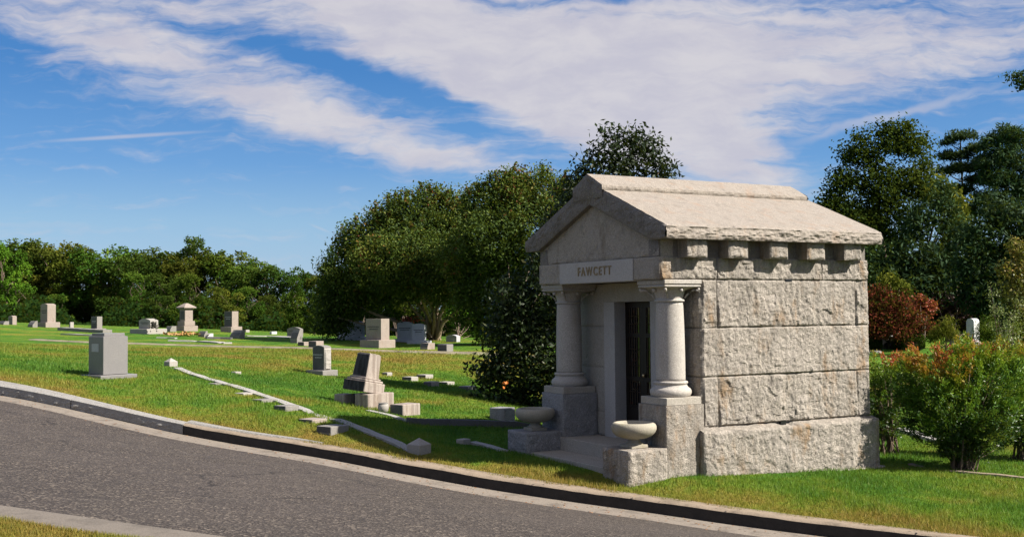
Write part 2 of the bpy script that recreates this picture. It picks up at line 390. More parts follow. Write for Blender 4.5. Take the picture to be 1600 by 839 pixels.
def strip(name, Xa, lines, mat, kind='structure', jit=0, smooth=True):
    """sheet through several (Yfun,zfun) lines over X samples"""
    V = np.concatenate([np.c_[Xa, y, z] for y, z in lines]); nr, nc = len(lines), len(Xa)
    i, j = np.meshgrid(np.arange(nr-1), np.arange(nc-1), indexing='ij'); q = (i*nc+j).ravel()
    return tag(np_mesh(name, V, np.c_[q, q+1, q+nc+1, q+nc], mat, smooth=smooth), kind=kind)
def nz(x, s, a, seed=0):
    return np.array([mn.noise(Vector((xx*s, seed, 0)))*a for xx in np.ravel(x)])
Xr = graded(-60, 45, 1400, 2.2)
lines = []
for tt in np.linspace(0, 1, 24):
    a, b = mY(Xr)-.03, kY(Xr)-GUTW+nz(Xr, 6, .02, 5)+nz(Xr, .8, .03, 9)
    Y = a*(1-tt)+b*tt; lines.append((Y, zroad(Xr, Y)+nz(Xr, .4, .01, tt*3)))
strip('road', Xr, lines, M_ASPH)
g0 = kY(Xr)-GUTW-.06; 
strip('gutter', Xr, [(g0, zgut(Xr)-.026), (kY(Xr)-GUTW+.02, zgut(Xr)-.004), (kY(Xr)-.3, zgut(Xr)+.0), (kY(Xr)+.03, zgut(Xr)+.004)], M_GUT)
# near concrete edging: slightly proud of the asphalt
strip('edging_strip', Xr, [(mY(Xr)+.0, zm(Xr)-.05), (mY(Xr)-.0+nz(Xr,3,.012,6), zm(Xr)+.004), (mY(Xr)-.03, zm(Xr)+.012), (mY(Xr)-.44, zm(Xr)+.014), (mY(Xr)-.47, zm(Xr)+.008), (mY(Xr)-.47, zm(Xr)-.2)], M_EDGE)
# far kerb: blackened concrete from X_S to the right, granite to the left with its tail running on behind
X_S = float(on_line(287, 664, 14.75, -.5)[0]); X_T = float(on_line(455, 680, 14.9, -.5)[0])
Xd = np.linspace(X_S, 45, 900); Xd[0] = X_S
dip = nz(Xd, 1.6, .012, 3)+nz(Xd, 6, .006, 4)
wd = np.interp(Xd, [X_S, X_T, 100], [.13, KW+.02, KW+.02])
face = [(kY(Xd)-.015+nz(Xd, 5, .006, 7), zgut(Xd)-.05), (kY(Xd)-.01+nz(Xd, 3, .008, 1), zkf(Xd)-.02+dip)]
strip('kerb_face', Xd, face, M_KERBD)
strip('kerb_top', Xd, [face[1], (kY(Xd)+.02, zkf(Xd)+.001+dip), (kY(Xd)+.10, zkf(Xd)+.006+dip*.6+(zkb(Xd)-zkf(Xd))*.3), (kY(Xd)+wd, zkf(Xd)+(zkb(Xd)-zkf(Xd))*wd/KW+.004+dip*.3), (kY(Xd)+wd+.01, zkf(Xd)-.3)], M_KTOP)
# granite kerb stones, each a stone of its own length
gk = []
cuts = [X_S-.006, float(on_line(111, 621, 14.75, -.5)[0])]
while cuts[-1] > -40: cuts.append(cuts[-1]-random.uniform(2.2, 2.9))
mb = MB()
for a, b in zip(cuts[1:], cuts[:-1]):
    Xa = np.linspace(a+.008, b-.008, max(12, int((b-a)/.045)))
    zf, zb_ = zkf(Xa), zkb(Xa)
    rows = []
    for k, t_ in enumerate(np.linspace(0, 1, 9)):
        bul = [mn.fractal(Vector((x*4, t_*2.5, 1)), .7, 2, 5)*.038*math.sin(math.pi*min(t_*1.1,1)) for x in Xa]
        rows.append(np.c_[Xa, kY(Xa)-.005-np.abs(bul), zf-KH-.06+(KH+.055)*t_])
    rows.append(np.c_[Xa, kY(Xa)+.012, zf+.002]); rows.append(np.c_[Xa, kY(Xa)+KW-.02, zb_+.004]); rows.append(np.c_[Xa, kY(Xa)+KW, zb_-.02]); rows.append(np.c_[Xa, kY(Xa)+KW, zb_-.3])
    V_ = np.concatenate(rows); nc = len(Xa)
    fs = [(r*nc+c, r*nc+c+1, (r+1)*nc+c+1, (r+1)*nc+c) for r in range(len(rows)-1) for c in range(nc-1)]
    fs += [tuple(r*nc for r in range(len(rows)-1,-1,-1)), tuple(r*nc+nc-1 for r in range(len(rows)))]
    mb.add(V_, fs)
tag(mb.build('granite_kerb', M_KGRAN), kind='structure')
Xw = np.linspace(X_S-.004, X_T+.5, 60); w1 = np.interp(Xw, [X_S, X_T, X_T+.5], [.30, .12, .0])
y0 = kY(Xw)+np.interp(Xw, [X_S, X_T+.5], [.135, KW+.02])
zz = lambda Y: zkf(Xw)+(zkb(Xw)-zkf(Xw))*np.minimum((Y-kY(Xw))/KW, 1)
strip('kerb_tail', Xw, [(y0, zz(y0)-.1), (y0+.004, zz(y0)+.022), (y0+w1, np.maximum(zz(y0+w1), zlawn(Xw, y0+w1))+.022), (y0+w1+.004, zz(y0+w1)-.1)], M_KGRAN)
# narrow worn path across the lawn
pp = [place(*c) for c in ((50,531,38.5),(130,535,37.8),(200,537,37.2),(290,540,36.4),(400,543,35.5),(500,545,34.6),(600,549,33.8),(700,552,33.3),(770,554,33),(860,560,32),(960,566,31.5))]
pa = np.array(pp); Xp = np.linspace(pa[0,0], pa[-1,0], 240); Yp = np.interp(Xp, pa[:,0], pa[:,1])
hw = .30+nz(Xp, 1.5, .18, 2)
strip('path', Xp, [(Yp-hw, zlawn(Xp, Yp-hw)-.05), (Yp-hw+.05, zlawn(Xp, Yp-hw)+.03), (Yp+hw, zlawn(Xp, Yp+hw)+.035), (Yp+hw+.05, zlawn(Xp, Yp+hw)-.05)], concrete('worn gravel path', (.27,.235,.165), .6))

# ------------------------------------------------------------------ mausoleum
ZB = -2.24
MO = empty('mausoleum', BW(0, 0, ZB), math.pi/2-TH, 'small granite mausoleum with gabled stone roof, two columns and rock faced walls', 'mausoleum')
OFF = (0, 0, ZB)
def rock_grid(mb, P0, eu, ev, lu, lv, nrm, depth, res=.022, seed=0, margin=.035, amp=1.0):
    """rock-faced panel: origin P0, unit axes eu, ev, lengths, outward normal; margins stay on the plane"""
    nu, nv = max(3, int(lu/res)), max(3, int(lv/res))
    rr_ = random.Random(int(seed)); fq, ka, kb_ = rr_.uniform(.75,1.35), rr_.uniform(.7,1.5), rr_.uniform(.6,1.5)
    P0, eu, ev, nrm = map(Vector, (P0, eu, ev, nrm)); vs = []
    for b in range(nv+1):
        for a in range(nu+1):
            x, y = a/nu*lu, b/nv*lv
            e = min(x, lu-x, y, lv-y)/margin; e = min(max(e, 0), 1); e = e**.6
            q = Vector((x*1.0+seed*7.3, y*1.0, seed*3.1))
            nb = mn.fractal(q*2.6*fq, .9, 2.1, 4)
            dd_, pp_ = mn.voronoi(q*Vector((6.5,8.5,6.5))+Vector((mn.noise(q*5),mn.noise(q*5+Vector((3,3,3))),0))*.8); fac = (mn.cell(pp_[0]*31.7)-.5); ed = min(dd_[1]-dd_[0], .35)/.35
            tilt = (q*6.5-Vector((pp_[0][0], pp_[0][1]/1.3, pp_[0][2]))).dot(Vector((mn.cell(pp_[0]*17.3)-.5, mn.cell(pp_[0]*23.1)-.5, 0)))
            fn = mn.fractal(q*17, .7, 2.2, 3)
            h = depth*(.55+.48*nb+.11*fac*ed*amp*ka+.18*tilt*amp*kb_+.24*fn*amp)
            h *= 1.18-.36*(y/lv)
            p = P0+eu*x+ev*y+nrm*(max(h, -.2*depth)*e)
            if 0 < a < nu and 0 < b < nv: p += eu*(mn.noise(q*33)*res*.35)+ev*(mn.noise(q*29+Vector((9,1,3)))*res*.35)
            vs.append(p)
    fs = [(b*(nu+1)+a, b*(nu+1)+a+1, (b+1)*(nu+1)+a+1, (b+1)*(nu+1)+a) for b in range(nv) for a in range(nu)]
    mb.add(vs, fs)
def block(mb, u0, u1, v0, v1, z0, z1, rock='', depth=.045, res=.022, seed=0, gap=.004, margin=.03):
    """box stone; sides named in rock ('-u','-v','+v','+u') are rock faced"""
    u0 += gap; u1 -= gap; z0 += gap*.8; z1 -= gap*.8
    faces = {'-z': ((u0,v0,z0),(u0,v1,z0),(u1,v1,z0),(u1,v0,z0)), '+z': ((u0,v0,z1),(u1,v0,z1),(u1,v1,z1),(u0,v1,z1))}
    quads = {'-v': ((u0,v0,z0),(u1,v0,z0),(u1,v0,z1),(u0,v0,z1)), '+v': ((u1,v1,z0),(u0,v1,z0),(u0,v1,z1),(u1,v1,z1)),
             '-u': ((u0,v1,z0),(u0,v0,z0),(u0,v0,z1),(u0,v1,z1)), '+u': ((u1,v0,z0),(u1,v1,z0),(u1,v1,z1),(u1,v0,z1))}
    for k, qd in {**faces, **quads}.items():
        if k in rock.split():
            nr_ = {'-v': (0,-1,0), '+v': (0,1,0), '-u': (-1,0,0), '+u': (1,0,0)}[k]
            a, b, c = Vector(qd[0]), Vector(qd[1]), Vector(qd[3])
            rock_grid(mb, a, (b-a).normalized(), (c-a).normalized(), (b-a).length, (c-a).length, nr_, depth, res, seed, margin)
        else: mb.add(qd, [(0,1,2,3)])
W, L = 3.182, 3.90
Z = dict(f0=.404, f1=.716, c1=-.262, c2=-.938, c3=-1.622)
# core of mortar so that joints read dark
mb = MB(); mb.box(.96, L-.03, .03, W-.03, -2.3, .40); mb.box(.74,.958,.03,.86,-2.3,.40); mb.box(.74,.958,2.32,W-.03,-2.3,.40); mb.box(.02, L-.03, .03, W-.03, .42, .93)
mb.build('mortar_core', M_MORT, MO, off=OFF)
# chamber walls
mb = MB()
rows = [(Z['c1'], Z['f0'], [.70,.97,3.63,L]), (Z['c2'], Z['c1'], [.70,L]), (Z['c3'], Z['c2'], [.70,.97,3.63,L])]
sd = 1
for z0, z1, js in rows:
    for a, b in zip(js[:-1], js[1:]):
        rk = '-v +v'+(' -u' if a == .70 else '')+(' +u' if b == L else '')
        if a == .70:   # corner stones return on to the porch
            block(mb, a, b, .0, .84, z0, z1, '-v -u', .04, .02, sd, margin=.022); sd += 1
            block(mb, a, b, W-.84, W, z0, z1, '+v', .04, .05, sd); sd += 1
            if b == L: pass
        else:
            block(mb, a, b, .0, .30, z0, z1, '-v'+(' +u' if b == L else ''), .045, .02, sd, margin=.025); sd += 1
            block(mb, a, b, W-.30, W, z0, z1, '+v'+(' +u' if b == L else ''), .045, .06, sd); sd += 1
block(mb, L-.3, L, .305, W-.305, Z['c3'], Z['f0'], '+u', .04, .06, 99)
mb.build('wall', M_ROCK, MO, off=OFF)
# plinth course with a sloping wash and a weep notch in the middle
mb = MB()
ub0, ub1, EB = .60, 3.94, .13
def plinth_stone(u0, u1, seed):
    rock_grid(mb, (u0,-EB,-2.6), (1,0,0), (0,0,1), u1-u0, 2.6-1.672, (0,-1,0), .045, .02, seed, .03)
    nu = max(2, int((u1-u0)/.02)); vs = []
    for k in range(nu+1):
        u = u0+(u1-u0)*k/nu
        cut = max(0, 1-abs(u-2.16)/.17); cut = min(cut*2.2, 1)*.05
        vs += [(u,-EB,-1.672-cut), (u,-EB+.02,-1.665-cut), (u,.01,-1.628-cut*.6)]
    mb.add(vs, [(3*k,3*k+3,3*k+4,3*k+1) for k in range(nu)]+[(3*k+1,3*k+4,3*k+5,3*k+2) for k in range(nu)])
plinth_stone(ub0, ub1, 41)
block(mb, ub0, ub0+.12, -EB, -.045, -2.6, -1.674, '-u', .02, .03, 5, 0)
block(mb, ub1-.3, ub1, -EB+.002, W+EB, -2.6, -1.66, '+u', .03, .05, 44, 0)
block(mb, ub0, ub1-.3, W-.1, W+EB, -2.6, -1.66, '+v', .03, .06, 45, 0)
mb.add([(ub1-.3,-EB,-1.668),(ub1,-EB,-1.668),(ub1,.01,-1.63),(ub1-.3,.01,-1.63)], [(0,1,2,3)])
mb.build('plinth', M_ROCK, MO, off=OFF)
mb = MB(); mb.box(2.9, 4.0, -.19, W+.2, -2.7, -2.368, .01); mb.build('footing', M_ROCKD, MO, off=OFF)
mb = MB(); mb.box(2.10, 2.20, -.012, .02, -1.672, -1.60); mb.build('weep_hole', M_BLACK, MO, off=OFF)
mb = MB(); mb.box(2.24, 2.36, -.015, .02, .385, .42); mb.build('weep_hole', M_BLACK, MO, off=OFF)
# frieze (architrave ring)
mb = MB(); fs_ = [0, .97, 2.35, 3.3, L]
fs_ = [0, .97, 2.95, L]
for k, (a, b) in enumerate(zip(fs_[:-1], fs_[1:])):
    block(mb, a, b, 0, .28, Z['f0'], Z['f1'], '-v'+(' +u' if b == L else ''), .045, .018, 60+k, .003, .02)
    block(mb, a, b, W-.28, W, Z['f0'], Z['f1'], '+v'+(' +u' if b == L else ''), .03, .05, 70+k, .003)
block(mb, L-.28, L, .285, W-.285, Z['f0'], Z['f1'], '+u', .03, .05, 77)
mb.build('frieze', M_ROCK, MO, off=OFF)
mb = MB()
block(mb, -.006, .28, .003, .592, Z['f0']+.001, Z['f1'], '-u', .016, .02, 81, .003, .02)
mb.build('frieze_end_stone', M_ROCKD, MO, off=OFF); mb = MB()
block(mb, -.006, .28, 2.546, W-.003, Z['f0']+.001, Z['f1'], '-u', .016, .02, 82, .003, .02)
mb.build('frieze_end_stone', M_ROCKD, MO, off=OFF)
mb = MB(); mb.box(-.022, .28, .597, 2.541, Z['f0']-.004, Z['f1']-.004, .004)
npan = mb.build('name_panel', M_PANEL, MO, off=OFF)
# porch ceiling
mb = MB(); mb.box(.285, .72, .285, W-.285, Z['f0']+.01, Z['f0']+.10); mb.build('porch_ceiling', M_CUT, MO, off=OFF)
# letters
cu = bpy.data.curves.new('lettering', 'FONT'); cu.body = 'FAWCETT'; cu.size = .18; cu.extrude = .008; cu.align_x = 'CENTER'; cu.align_y = 'CENTER'; cu.space_character = 1.35; cu.offset = .003
cu.materials.append(M_LETTER)
tmp = bpy.data.objects.new('tmp_text', cu); COL.objects.link(tmp); bpy.context.view_layer.update()
lme = bpy.data.meshes.new_from_object(tmp.evaluated_get(bpy.context.evaluated_depsgraph_get())); bpy.data.objects.remove(tmp)
lt = bpy.data.objects.new('lettering', lme); COL.objects.link(lt); lt.parent = npan
lt.rotation_euler = (R(90), 0, R(-90)); lt.scale = (.88, 1, 1); lt.location = (-.025, 1.565, .565-ZB)
# upper strip behind modillions and pediment
mb = MB()
for k, (a, b) in enumerate(zip([.0,.66,1.38,2.12,2.84,3.58], [.66,1.38,2.12,2.84,3.58,L])):
    block(mb, a, b, .035, .25, Z['f1'], .95, '-v', .012, .03, 90+k, .003, .015)
block(mb, 0, L, W-.25, W-.035, Z['f1'], .95, '', gap=.002)
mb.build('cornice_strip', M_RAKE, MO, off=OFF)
for k, (a, b) in enumerate([(.33,.67),(1.04,1.39),(1.79,2.13),(2.50,2.85),(3.24,3.59)]):
    mb = MB(); block(mb, a, b, -.185, .06, .700, .944, '-v', .035, .018, 110+k, 0, .035)
    mb.build('modillion', M_ROCK, MO, off=OFF)
mb = MB()  # pediment (front gable) with thick edge
seg = []
vA, vB = .02, W-.02
def gz_(v): return min(.93+.40*(v+.02), .93+.40*(W+.02-v))
nv_ = 120; nz_ = 20; vs = []
for b_ in range(nz_+1):
    for a_ in range(nv_+1):
        v = vA+(vB-vA)*a_/nv_; zt = gz_(v)+.02; z = Z['f1']+.003+(zt-Z['f1'])*b_/nz_
        q = Vector((v*1.5, z*1.5, 4)); h = .010*mn.fractal(q*4, .8, 2, 4)+.004*(1-abs(mn.noise(q*16))*2)
        if b_ == 0: h = -.004
        if z-Z['f1'] < .10 and b_ > 0: h += .02*(max(0, mn.noise(Vector((v*7, z*9, 2))))+.1)
        vs.append((.012-h, W-v if False else v, z))
mb.add(vs, [(b_*(nv_+1)+a_+1, b_*(nv_+1)+a_, (b_+1)*(nv_+1)+a_, (b_+1)*(nv_+1)+a_+1) for b_ in range(nz_) for a_ in range(nv_)])
mb.add([(.03,vA,Z['f1']),(.03,vB,Z['f1']),(.03,vB,.95),(.03,W/2,1.56),(.03,vA,.95),(.24,vA,Z['f1']),(.24,vB,Z['f1']),(.24,vB,.95),(.24,W/2,1.56),(.24,vA,.95)],
       [(0,1,2,3,4),(9,8,7,6,5),(0,4,9,5),(1,6,7,2)])
mb.build('pediment', M_ROCKD, MO, off=OFF)
# roof: rock faced on eaves and rakes, tooled on top
EO, FO, UB = .271, .08, L+.03
def roof_top(v): return 1.122+.412*(min(v, W-v)+EO)
def roof_bot(v):
    m = min(v, W-v); return .943 if m < .10 else .943+.406*(m-.10)
mb = MB()
nv_ = 150; vl = [-EO+(W+2*EO)*k/nv_ for k in range(nv_+1)]
def eave_edge(u, z):  # roughness of eave
    q = Vector((u, z*.8, 8)); return .028*mn.fractal(q*4, .8, 2, 4)+.016*mn.noise(q*13)
# top surface sheets (both slopes)
for side in (0, 1):
    nu, nvv = 190, 80; vs = []
    for b_ in range(nvv+1):
        m = -EO+(W/2+EO)*b_/nvv
        for a_ in range(nu+1):
            u = -FO+(UB+FO)*a_/nu
            z = roof_top(m)+.004*mn.noise(Vector((u*2, m*2, side)))
            v = m
            if b_ == 0: z -= .012+.016*abs(mn.noise(Vector((u*7,2,3)))); v -= eave_edge(u, 1)*.5
            if b_ <= 2 and b_ > 0: z -= max(0, mn.noise(Vector((u*9, b_*.7, 7))))*.034
            if a_ == 0: u -= .012*mn.noise(Vector((m*9, 4, 1)))
            vs.append((u, v if side == 0 else W-v, z))
    f = [(b_*(nu+1)+a_, b_*(nu+1)+a_+1, (b_+1)*(nu+1)+a_+1, (b_+1)*(nu+1)+a_) for b_ in range(nvv) for a_ in range(nu)]
    mb.add(vs, f if side == 0 else [x[::-1] for x in f])
    # eave face
    nu, nzz = 240, 8; vs = []
    for b_ in range(nzz+1):
        for a_ in range(nu+1):
            u = -FO+(UB+FO)*a_/nu; t_ = b_/nzz
            z = .943*(1-t_)+(1.110-.016*abs(mn.noise(Vector((u*7,2,3)))))*t_
            bul = (math.sin(math.pi*min(t_*.9+.1,1))*.6+.4)*(.6 if b_ in (0,) else 1)
            v = -EO+.012-(.018+eave_edge(u, z*3))*bul
            if b_ == nzz: v = -EO-eave_edge(u, 1)*.5
            if b_ == 0: z += .010*mn.noise(Vector((u*8, 5, 5)))
            vs.append((u, v if side == 0 else W-v, z))
    f = [(b_*(nu+1)+a_, b_*(nu+1)+a_+1, (b_+1)*(nu+1)+a_+1, (b_+1)*(nu+1)+a_) for b_ in range(nzz) for a_ in range(nu)]
    mb.add(vs, f if side == 0 else [x[::-1] for x in f])
roof_top_obj = mb.build('roof', M_ROOF, MO, off=OFF)
mb = MB()
for uu, sgn in ((-FO, -1), (UB, 1)):   # rake faces
    nk = 10; vs = []
    for b_ in range(nk+1):
        for v in vl:
            t_ = b_/nk; z = roof_bot(v)*(1-t_)+(roof_top(v)-.004)*t_
            q = Vector((v*1.2, z*1.2, 20+sgn)); e = math.sin(math.pi*t_)**.5 if 0 < t_ < 1 else 0
            h = (.018+.026*mn.fractal(q*4, .8, 2, 3)+.014*(1-2*abs(mn.noise(q*13))))*e
            vs.append((uu+sgn*h+(.006 if sgn < 0 and t_ == 1 else 0), v, z))
    n1 = len(vl); f = [(b_*n1+a_, b_*n1+a_+1, (b_+1)*n1+a_+1, (b_+1)*n1+a_) for b_ in range(nk) for a_ in range(nv_)]
    mb.add(vs, [x[::-1] for x in f] if sgn < 0 else f)
# soffit
vs = []
for u in (-FO, UB):
    for v in vl: vs.append((u, v, roof_bot(v)))
n1 = len(vl); mb.add(vs, [(a_, n1+a_, n1+a_+1, a_+1) for a_ in range(nv_)])
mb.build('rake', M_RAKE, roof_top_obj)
for o in (bpy.data.objects['rake'],):
    for vtx in o.data.vertices: vtx.co.z -= ZB
# ridge cap
mb = MB(); c0 = 1.20
prof = [(c0, 1.742), (c0-.005, 1.80), (W/2, 2.0), (W-c0+.005, 1.80), (W-c0, 1.742), (W/2, 1.87)]
nu = 180
def capz(u, k): return .006*mn.noise(Vector((u*6, k, 3)))
vs = []; pts = [(c0+.004, 1.735), (c0-.004, 1.762), (c0-.002, 1.793), (c0+.01, 1.806), (c0+.2, 1.806+.105), (W/2, 2.003), (W-c0-.2, 1.911), (W-c0-.01, 1.806), (W-c0+.004, 1.78), (W-c0-.004, 1.735)]
for a_ in range(nu+1):
    u = -FO-.035+(UB+.02+FO+.035-.08)*a_/nu
    for k, (v, z) in enumerate(pts):
        j = .010*mn.noise(Vector((u*11, k*1.7, 6)))+.006*mn.noise(Vector((u*27, k*3, 6))) if k in (0,1,2,3,7,8,9) else 0
        vs.append((u, v-j if k < 5 else v+j, z+capz(u, k)*.4+(j*.5 if k == 3 else 0)))
m_ = len(pts); mb.add(vs, [(a_*m_+k, (a_+1)*m_+k, (a_+1)*m_+k+1, a_*m_+k+1) for a_ in range(nu) for k in range(m_-1)])
mb.build('ridge_cap', M_ROOF, MO, off=OFF)
for uu, sgn in ((-FO-.036, -1), (UB-.06, 1)):
    mb = MB(); vs = []; nk = 8; na = 40
    for b_ in range(nk+1):
        for a_ in range(na+1):
            v = c0-.004+(W-2*c0+.008)*a_/na; m = min(v, W-v); zt = 1.806+(2.003-1.806)*(m-c0)/(W/2-c0); zb = 1.62+(m-c0)*.02; t_ = b_/nk
            q = Vector((v, t_*.25, 31+sgn)); e = math.sin(math.pi*t_)**.5 if 0 < t_ < 1 else 0
            e *= min(1, min(a_, na-a_)/2)
            vs.append((uu+sgn*(.012+.022*mn.fractal(q*5, .8, 2, 3)+.012*(1-2*abs(mn.noise(q*14))))*e, v, zb*(1-t_)+zt*t_))
    n1 = na+1; f = [(b_*n1+a_, b_*n1+a_+1, (b_+1)*n1+a_+1, (b_+1)*n1+a_) for b_ in range(nk) for a_ in range(na)]
    mb.add(vs, [x[::-1] for x in f] if sgn < 0 else f)
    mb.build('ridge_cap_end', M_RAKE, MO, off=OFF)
# pedestals, columns
def column(cv):
    cu_ = .367
    mb = MB(); p = .318
    block(mb, cu_-p, cu_+p-.002, cv-p, cv+p, -2.6, -1.300, '-u -v +v', .022, .02, int(cv*10)+200, 0, .05)
    ped = mb.build('pedestal', M_ROCK if cv < 1 else M_PIER, MO, off=OFF)  # left pedestal carries its shade as a bluer tone
    mb = MB(); mb.box(cu_-p+.022, cu_+p-.024, cv-p+.022, cv+p-.022, -1.299, -1.196, .006)
    mb.build('plinth_slab', M_CUT, MO, off=OFF)
    mb = MB(); n_ = 48
    prof = []
    for k in range(25):
        t_ = k/24; prof.append((.205-.018*t_-.010*t_*t_*0+.006*math.sin(math.pi*t_), -.985+(.105+.985)*t_))
    mb.lathe(prof, cu_, cv, n_); col = mb.build('column', M_COLM, MO, True, off=OFF)
    mb = MB()
    pr = [(.262,-1.195),(.268,-1.185),(.283,-1.16),(.288,-1.135),(.283,-1.11),(.268,-1.085),(.250,-1.075),(.236,-1.06),(.226,-1.045),(.222,-1.03),(.226,-1.027),(.236,-1.018),(.240,-1.005),(.236,-.992),(.224,-.985),(.206,-.980)]
    mb.lathe(pr, cu_, cv, n_); mb.build('column_base', M_COLM, col, True, off=OFF)
    mb = MB()
    mb.lathe([(.187,.100),(.205,.104),(.212,.118),(.205,.132),(.190,.136),(.190,.150),(.196,.19),(.212,.24),(.240,.285),(.262,.305)], cu_, cv, n_, False)
    # square bell towards the corners
    a0, a1 = .17, .300
    vs = []
    for k in range(9):
        t_ = k/8; hh = .165+(a1-.165)*(t_**2.2); z = .16+.145*t_
        for i_ in range(40):
            an = 2*math.pi*i_/40; c_, s_ = math.cos(an), math.sin(an)
            sq = 1/max(abs(c_), abs(s_)); rr = (.19+.02*t_)*(1-t_**2)+hh*(1+(sq-1)*t_**2)*t_**2*.98
            vs.append((cu_+c_*rr, cv+s_*rr, z))
    mb.add(vs, [(k*40+i_, k*40+(i_+1)%40, (k+1)*40+(i_+1)%40, (k+1)*40+i_) for k in range(8) for i_ in range(40)])
    cap = mb.build('capital', M_COLM, col, True, off=OFF)
    # abacus with moulding, corner scrolls, centre bosses
    mb = MB(); mb.box(cu_-.318, cu_+.318, cv-.318, cv+.318, .345, .402, .005); mb.box(cu_-.300, cu_+.300, cv-.300, cv+.300, .326, .348, .004); mb.box(cu_-.312, cu_+.312, cv-.312, cv+.312, .303, .328, .008)
    mb.build('abacus', M_COLM, cap, off=OFF)
    mb = MB()
    for sx in (-1, 1):
        for sy in (-1, 1):
            pts = []
            for k in range(9):   # leaf rising from the neck to curl under the corner
                t_ = k/8; rr = .20+.185*t_**1.3; z = .15+.15*t_**.8
                if k > 6: z -= .022*(k-6)
                pts.append((cu_+sx*rr*.707*1.05, cv+sy*rr*.707*1.05, z))
            mb.tube(pts, [.010+.012*k/8 for k in range(9)], 8)
            mb.lathe([(0,-.02),(.018,-.015),(.024,0),(.018,.015),(0,.02)], 0, 0, 10, False)
            s0 = len(mb.v)-50
            for q_ in range(s0, len(mb.v)):
                x, y, z = mb.v[q_]; mb.v[q_] = (cu_+sx*.283+x, cv+sy*.283+y, .272+z)
            mb.build('scroll', M_COLM, cap, True, off=OFF); mb = MB()
    for dx, dy in ((-1,0),(0,-1),(0,1)):
        s0 = len(mb.v); mb.lathe([(0,-.03),(.022,-.02),(.03,0),(.022,.02),(0,.03)], 0, 0, 12, False)
        for q_ in range(s0, len(mb.v)):
            x, y, z = mb.v[q_]; mb.v[q_] = (cu_+dx*.262+x, cv+dy*.262+y, .262+z)
        mb.build('boss', M_COLM, cap, True, off=OFF); mb = MB()
column(.280); column(W-.280)
# door case
mb = MB()
fo_ = .655
mb.box(fo_, .95, .84, 1.13, -1.955, .118, .004); mb.box(fo_, .95, 2.05, 2.34, -1.955, .118, .004)
mb.build('door_frame', M_PANEL, MO, off=OFF)
mb = MB(); mb.box(fo_-.004, .95, .845, 2.335, .120, .403, .004); mb.build('lintel', M_CUT, MO, off=OFF)
mb = MB(); mb.box(fo_, .90, 1.13, 2.05, -1.955, -1.90, .004); mb.build('threshold', M_CUT, MO, off=OFF)
# porch back wall each side of the door frame (left half shows, dressed blocks)
mb = MB()
for k, (z0, z1) in enumerate(((-.262,.404),(-.90,-.262),(-1.58,-.90),(-1.955,-1.58))):
    block(mb, .70, .80, 2.343, W+.004, z0, z1, '-u', .018, .03, 300+k, .004, .04)
mb.build('porch_wall', M_CUT, MO, off=OFF)
mb = MB(); mb.box(.71, .80, .0, .84, -1.955, -1.62); mb.build('porch_wall_foot', M_ROCKD, MO, off=OFF)
for a, b in ((1.132, 1.588), (1.592, 2.048)):   # two leaves
    d = MB()
    d.box(.86, .90, a, a+.075, -1.898, .117); d.box(.86, .90, b-.075, b, -1.898, .117)
    d.box(.86, .90, a+.075, b-.075, -1.898, -1.45); d.box(.86, .90, a+.075, b-.075, .03, .117); d.box(.86,.90,a+.075,b-.075,-.42,-.36); d.box(.86,.90,a+.075,b-.075,-1.08,-1.02)
    d.box(.852,.862,a+.11,b-.11,-1.85,-1.50,.004)
    door = d.build('door', M_DOOR, MO, off=OFF)
    g_ = MB(); g_.box(.875,.885,a+.07,b-.07,-1.46,.04); g_.build('door_glass', M_GLASS, door)
    for vtx in bpy.data.objects[door.name].children[0].data.vertices: vtx.co.z -= ZB
    gr = MB()
    for k in range(5):
        y = a+.10+(b-a-.20)*k/4; gr.tube([(.868,y,-1.46),(.868,y,.04)], .006, 6)
    for z in (-.1,-.22,-.6,-.85,-1.25):
        gr.tube([(.866,a+.07,z),(.866,b-.07,z)], .006, 6)
    for z in (-.16,-.72,-1.15):
        ym = (a+b)/2
        gr.tube([(.864, ym+.07*math.cos(t), z+.07*math.sin(t)) for t in np.linspace(0, 6.283, 17)], .006, 6)
    gr.build('door_grille', M_BRONZE, door, off=OFF)
mb = MB(); mb.lathe([(0,-.01),(.028,-.005),(.032,.01),(.02,.03),(0,.035)], 0, 0, 14, False)
mb.v = [(.845-z, 1.555+x, -.99+y) for x, y, z in mb.v]; mb.build('door_knob', plain('brass knob', (.45,.36,.2), .3, .9), MO, True, off=OFF)
# steps and urn piers
mb = MB(); mb.box(.0, .70, .562, W-.562, -2.4, -1.955, .008); mb.build('step', M_CUT, MO, off=OFF)
mb = MB(); mb.box(-.52, -.001, .562, W-.562, -2.4, -2.150, .008); mb.build('step', M_CUT, MO, off=OFF)
for v0, v1, m_, sd in ((-.04,.555,M_ROCK,400),(2.615,3.215,M_PIER,401)):  # left pier has its shade mixed into the material
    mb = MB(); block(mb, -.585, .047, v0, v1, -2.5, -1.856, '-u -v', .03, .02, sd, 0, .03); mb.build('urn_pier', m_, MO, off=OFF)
def urn(v, label):
    e = empty('stone_urn', BW(-.27, v, -1.856), math.pi/2-TH, label, 'urn', 'stone urns on the piers beside the steps')
    mb = MB(); mb.lathe([(.0,.118),(.10,.120),(.175,.132),(.245,.162),(.288,.205),(.308,.25),(.308,.29),(.292,.322),(.265,.338),(.245,.338),(.235,.325),(.225,.30),(.19,.27),(.0,.255)], n=48, cap=False)
    mb.build('bowl', M_URN, e, True)
    mb = MB(); mb.box(-.135,.135,-.135,.135,.002,.045,.005); mb.build('foot', M_URN, e)
    mb = MB(); mb.lathe([(.125,.044),(.118,.060),(.088,.085),(.078,.105),(.082,.128),(.095,.14)], n=36); mb.build('stem', M_URN, e, True)
urn(.27, 'sunlit shallow stone urn on the right pier of the steps, mossy stain under its rim')
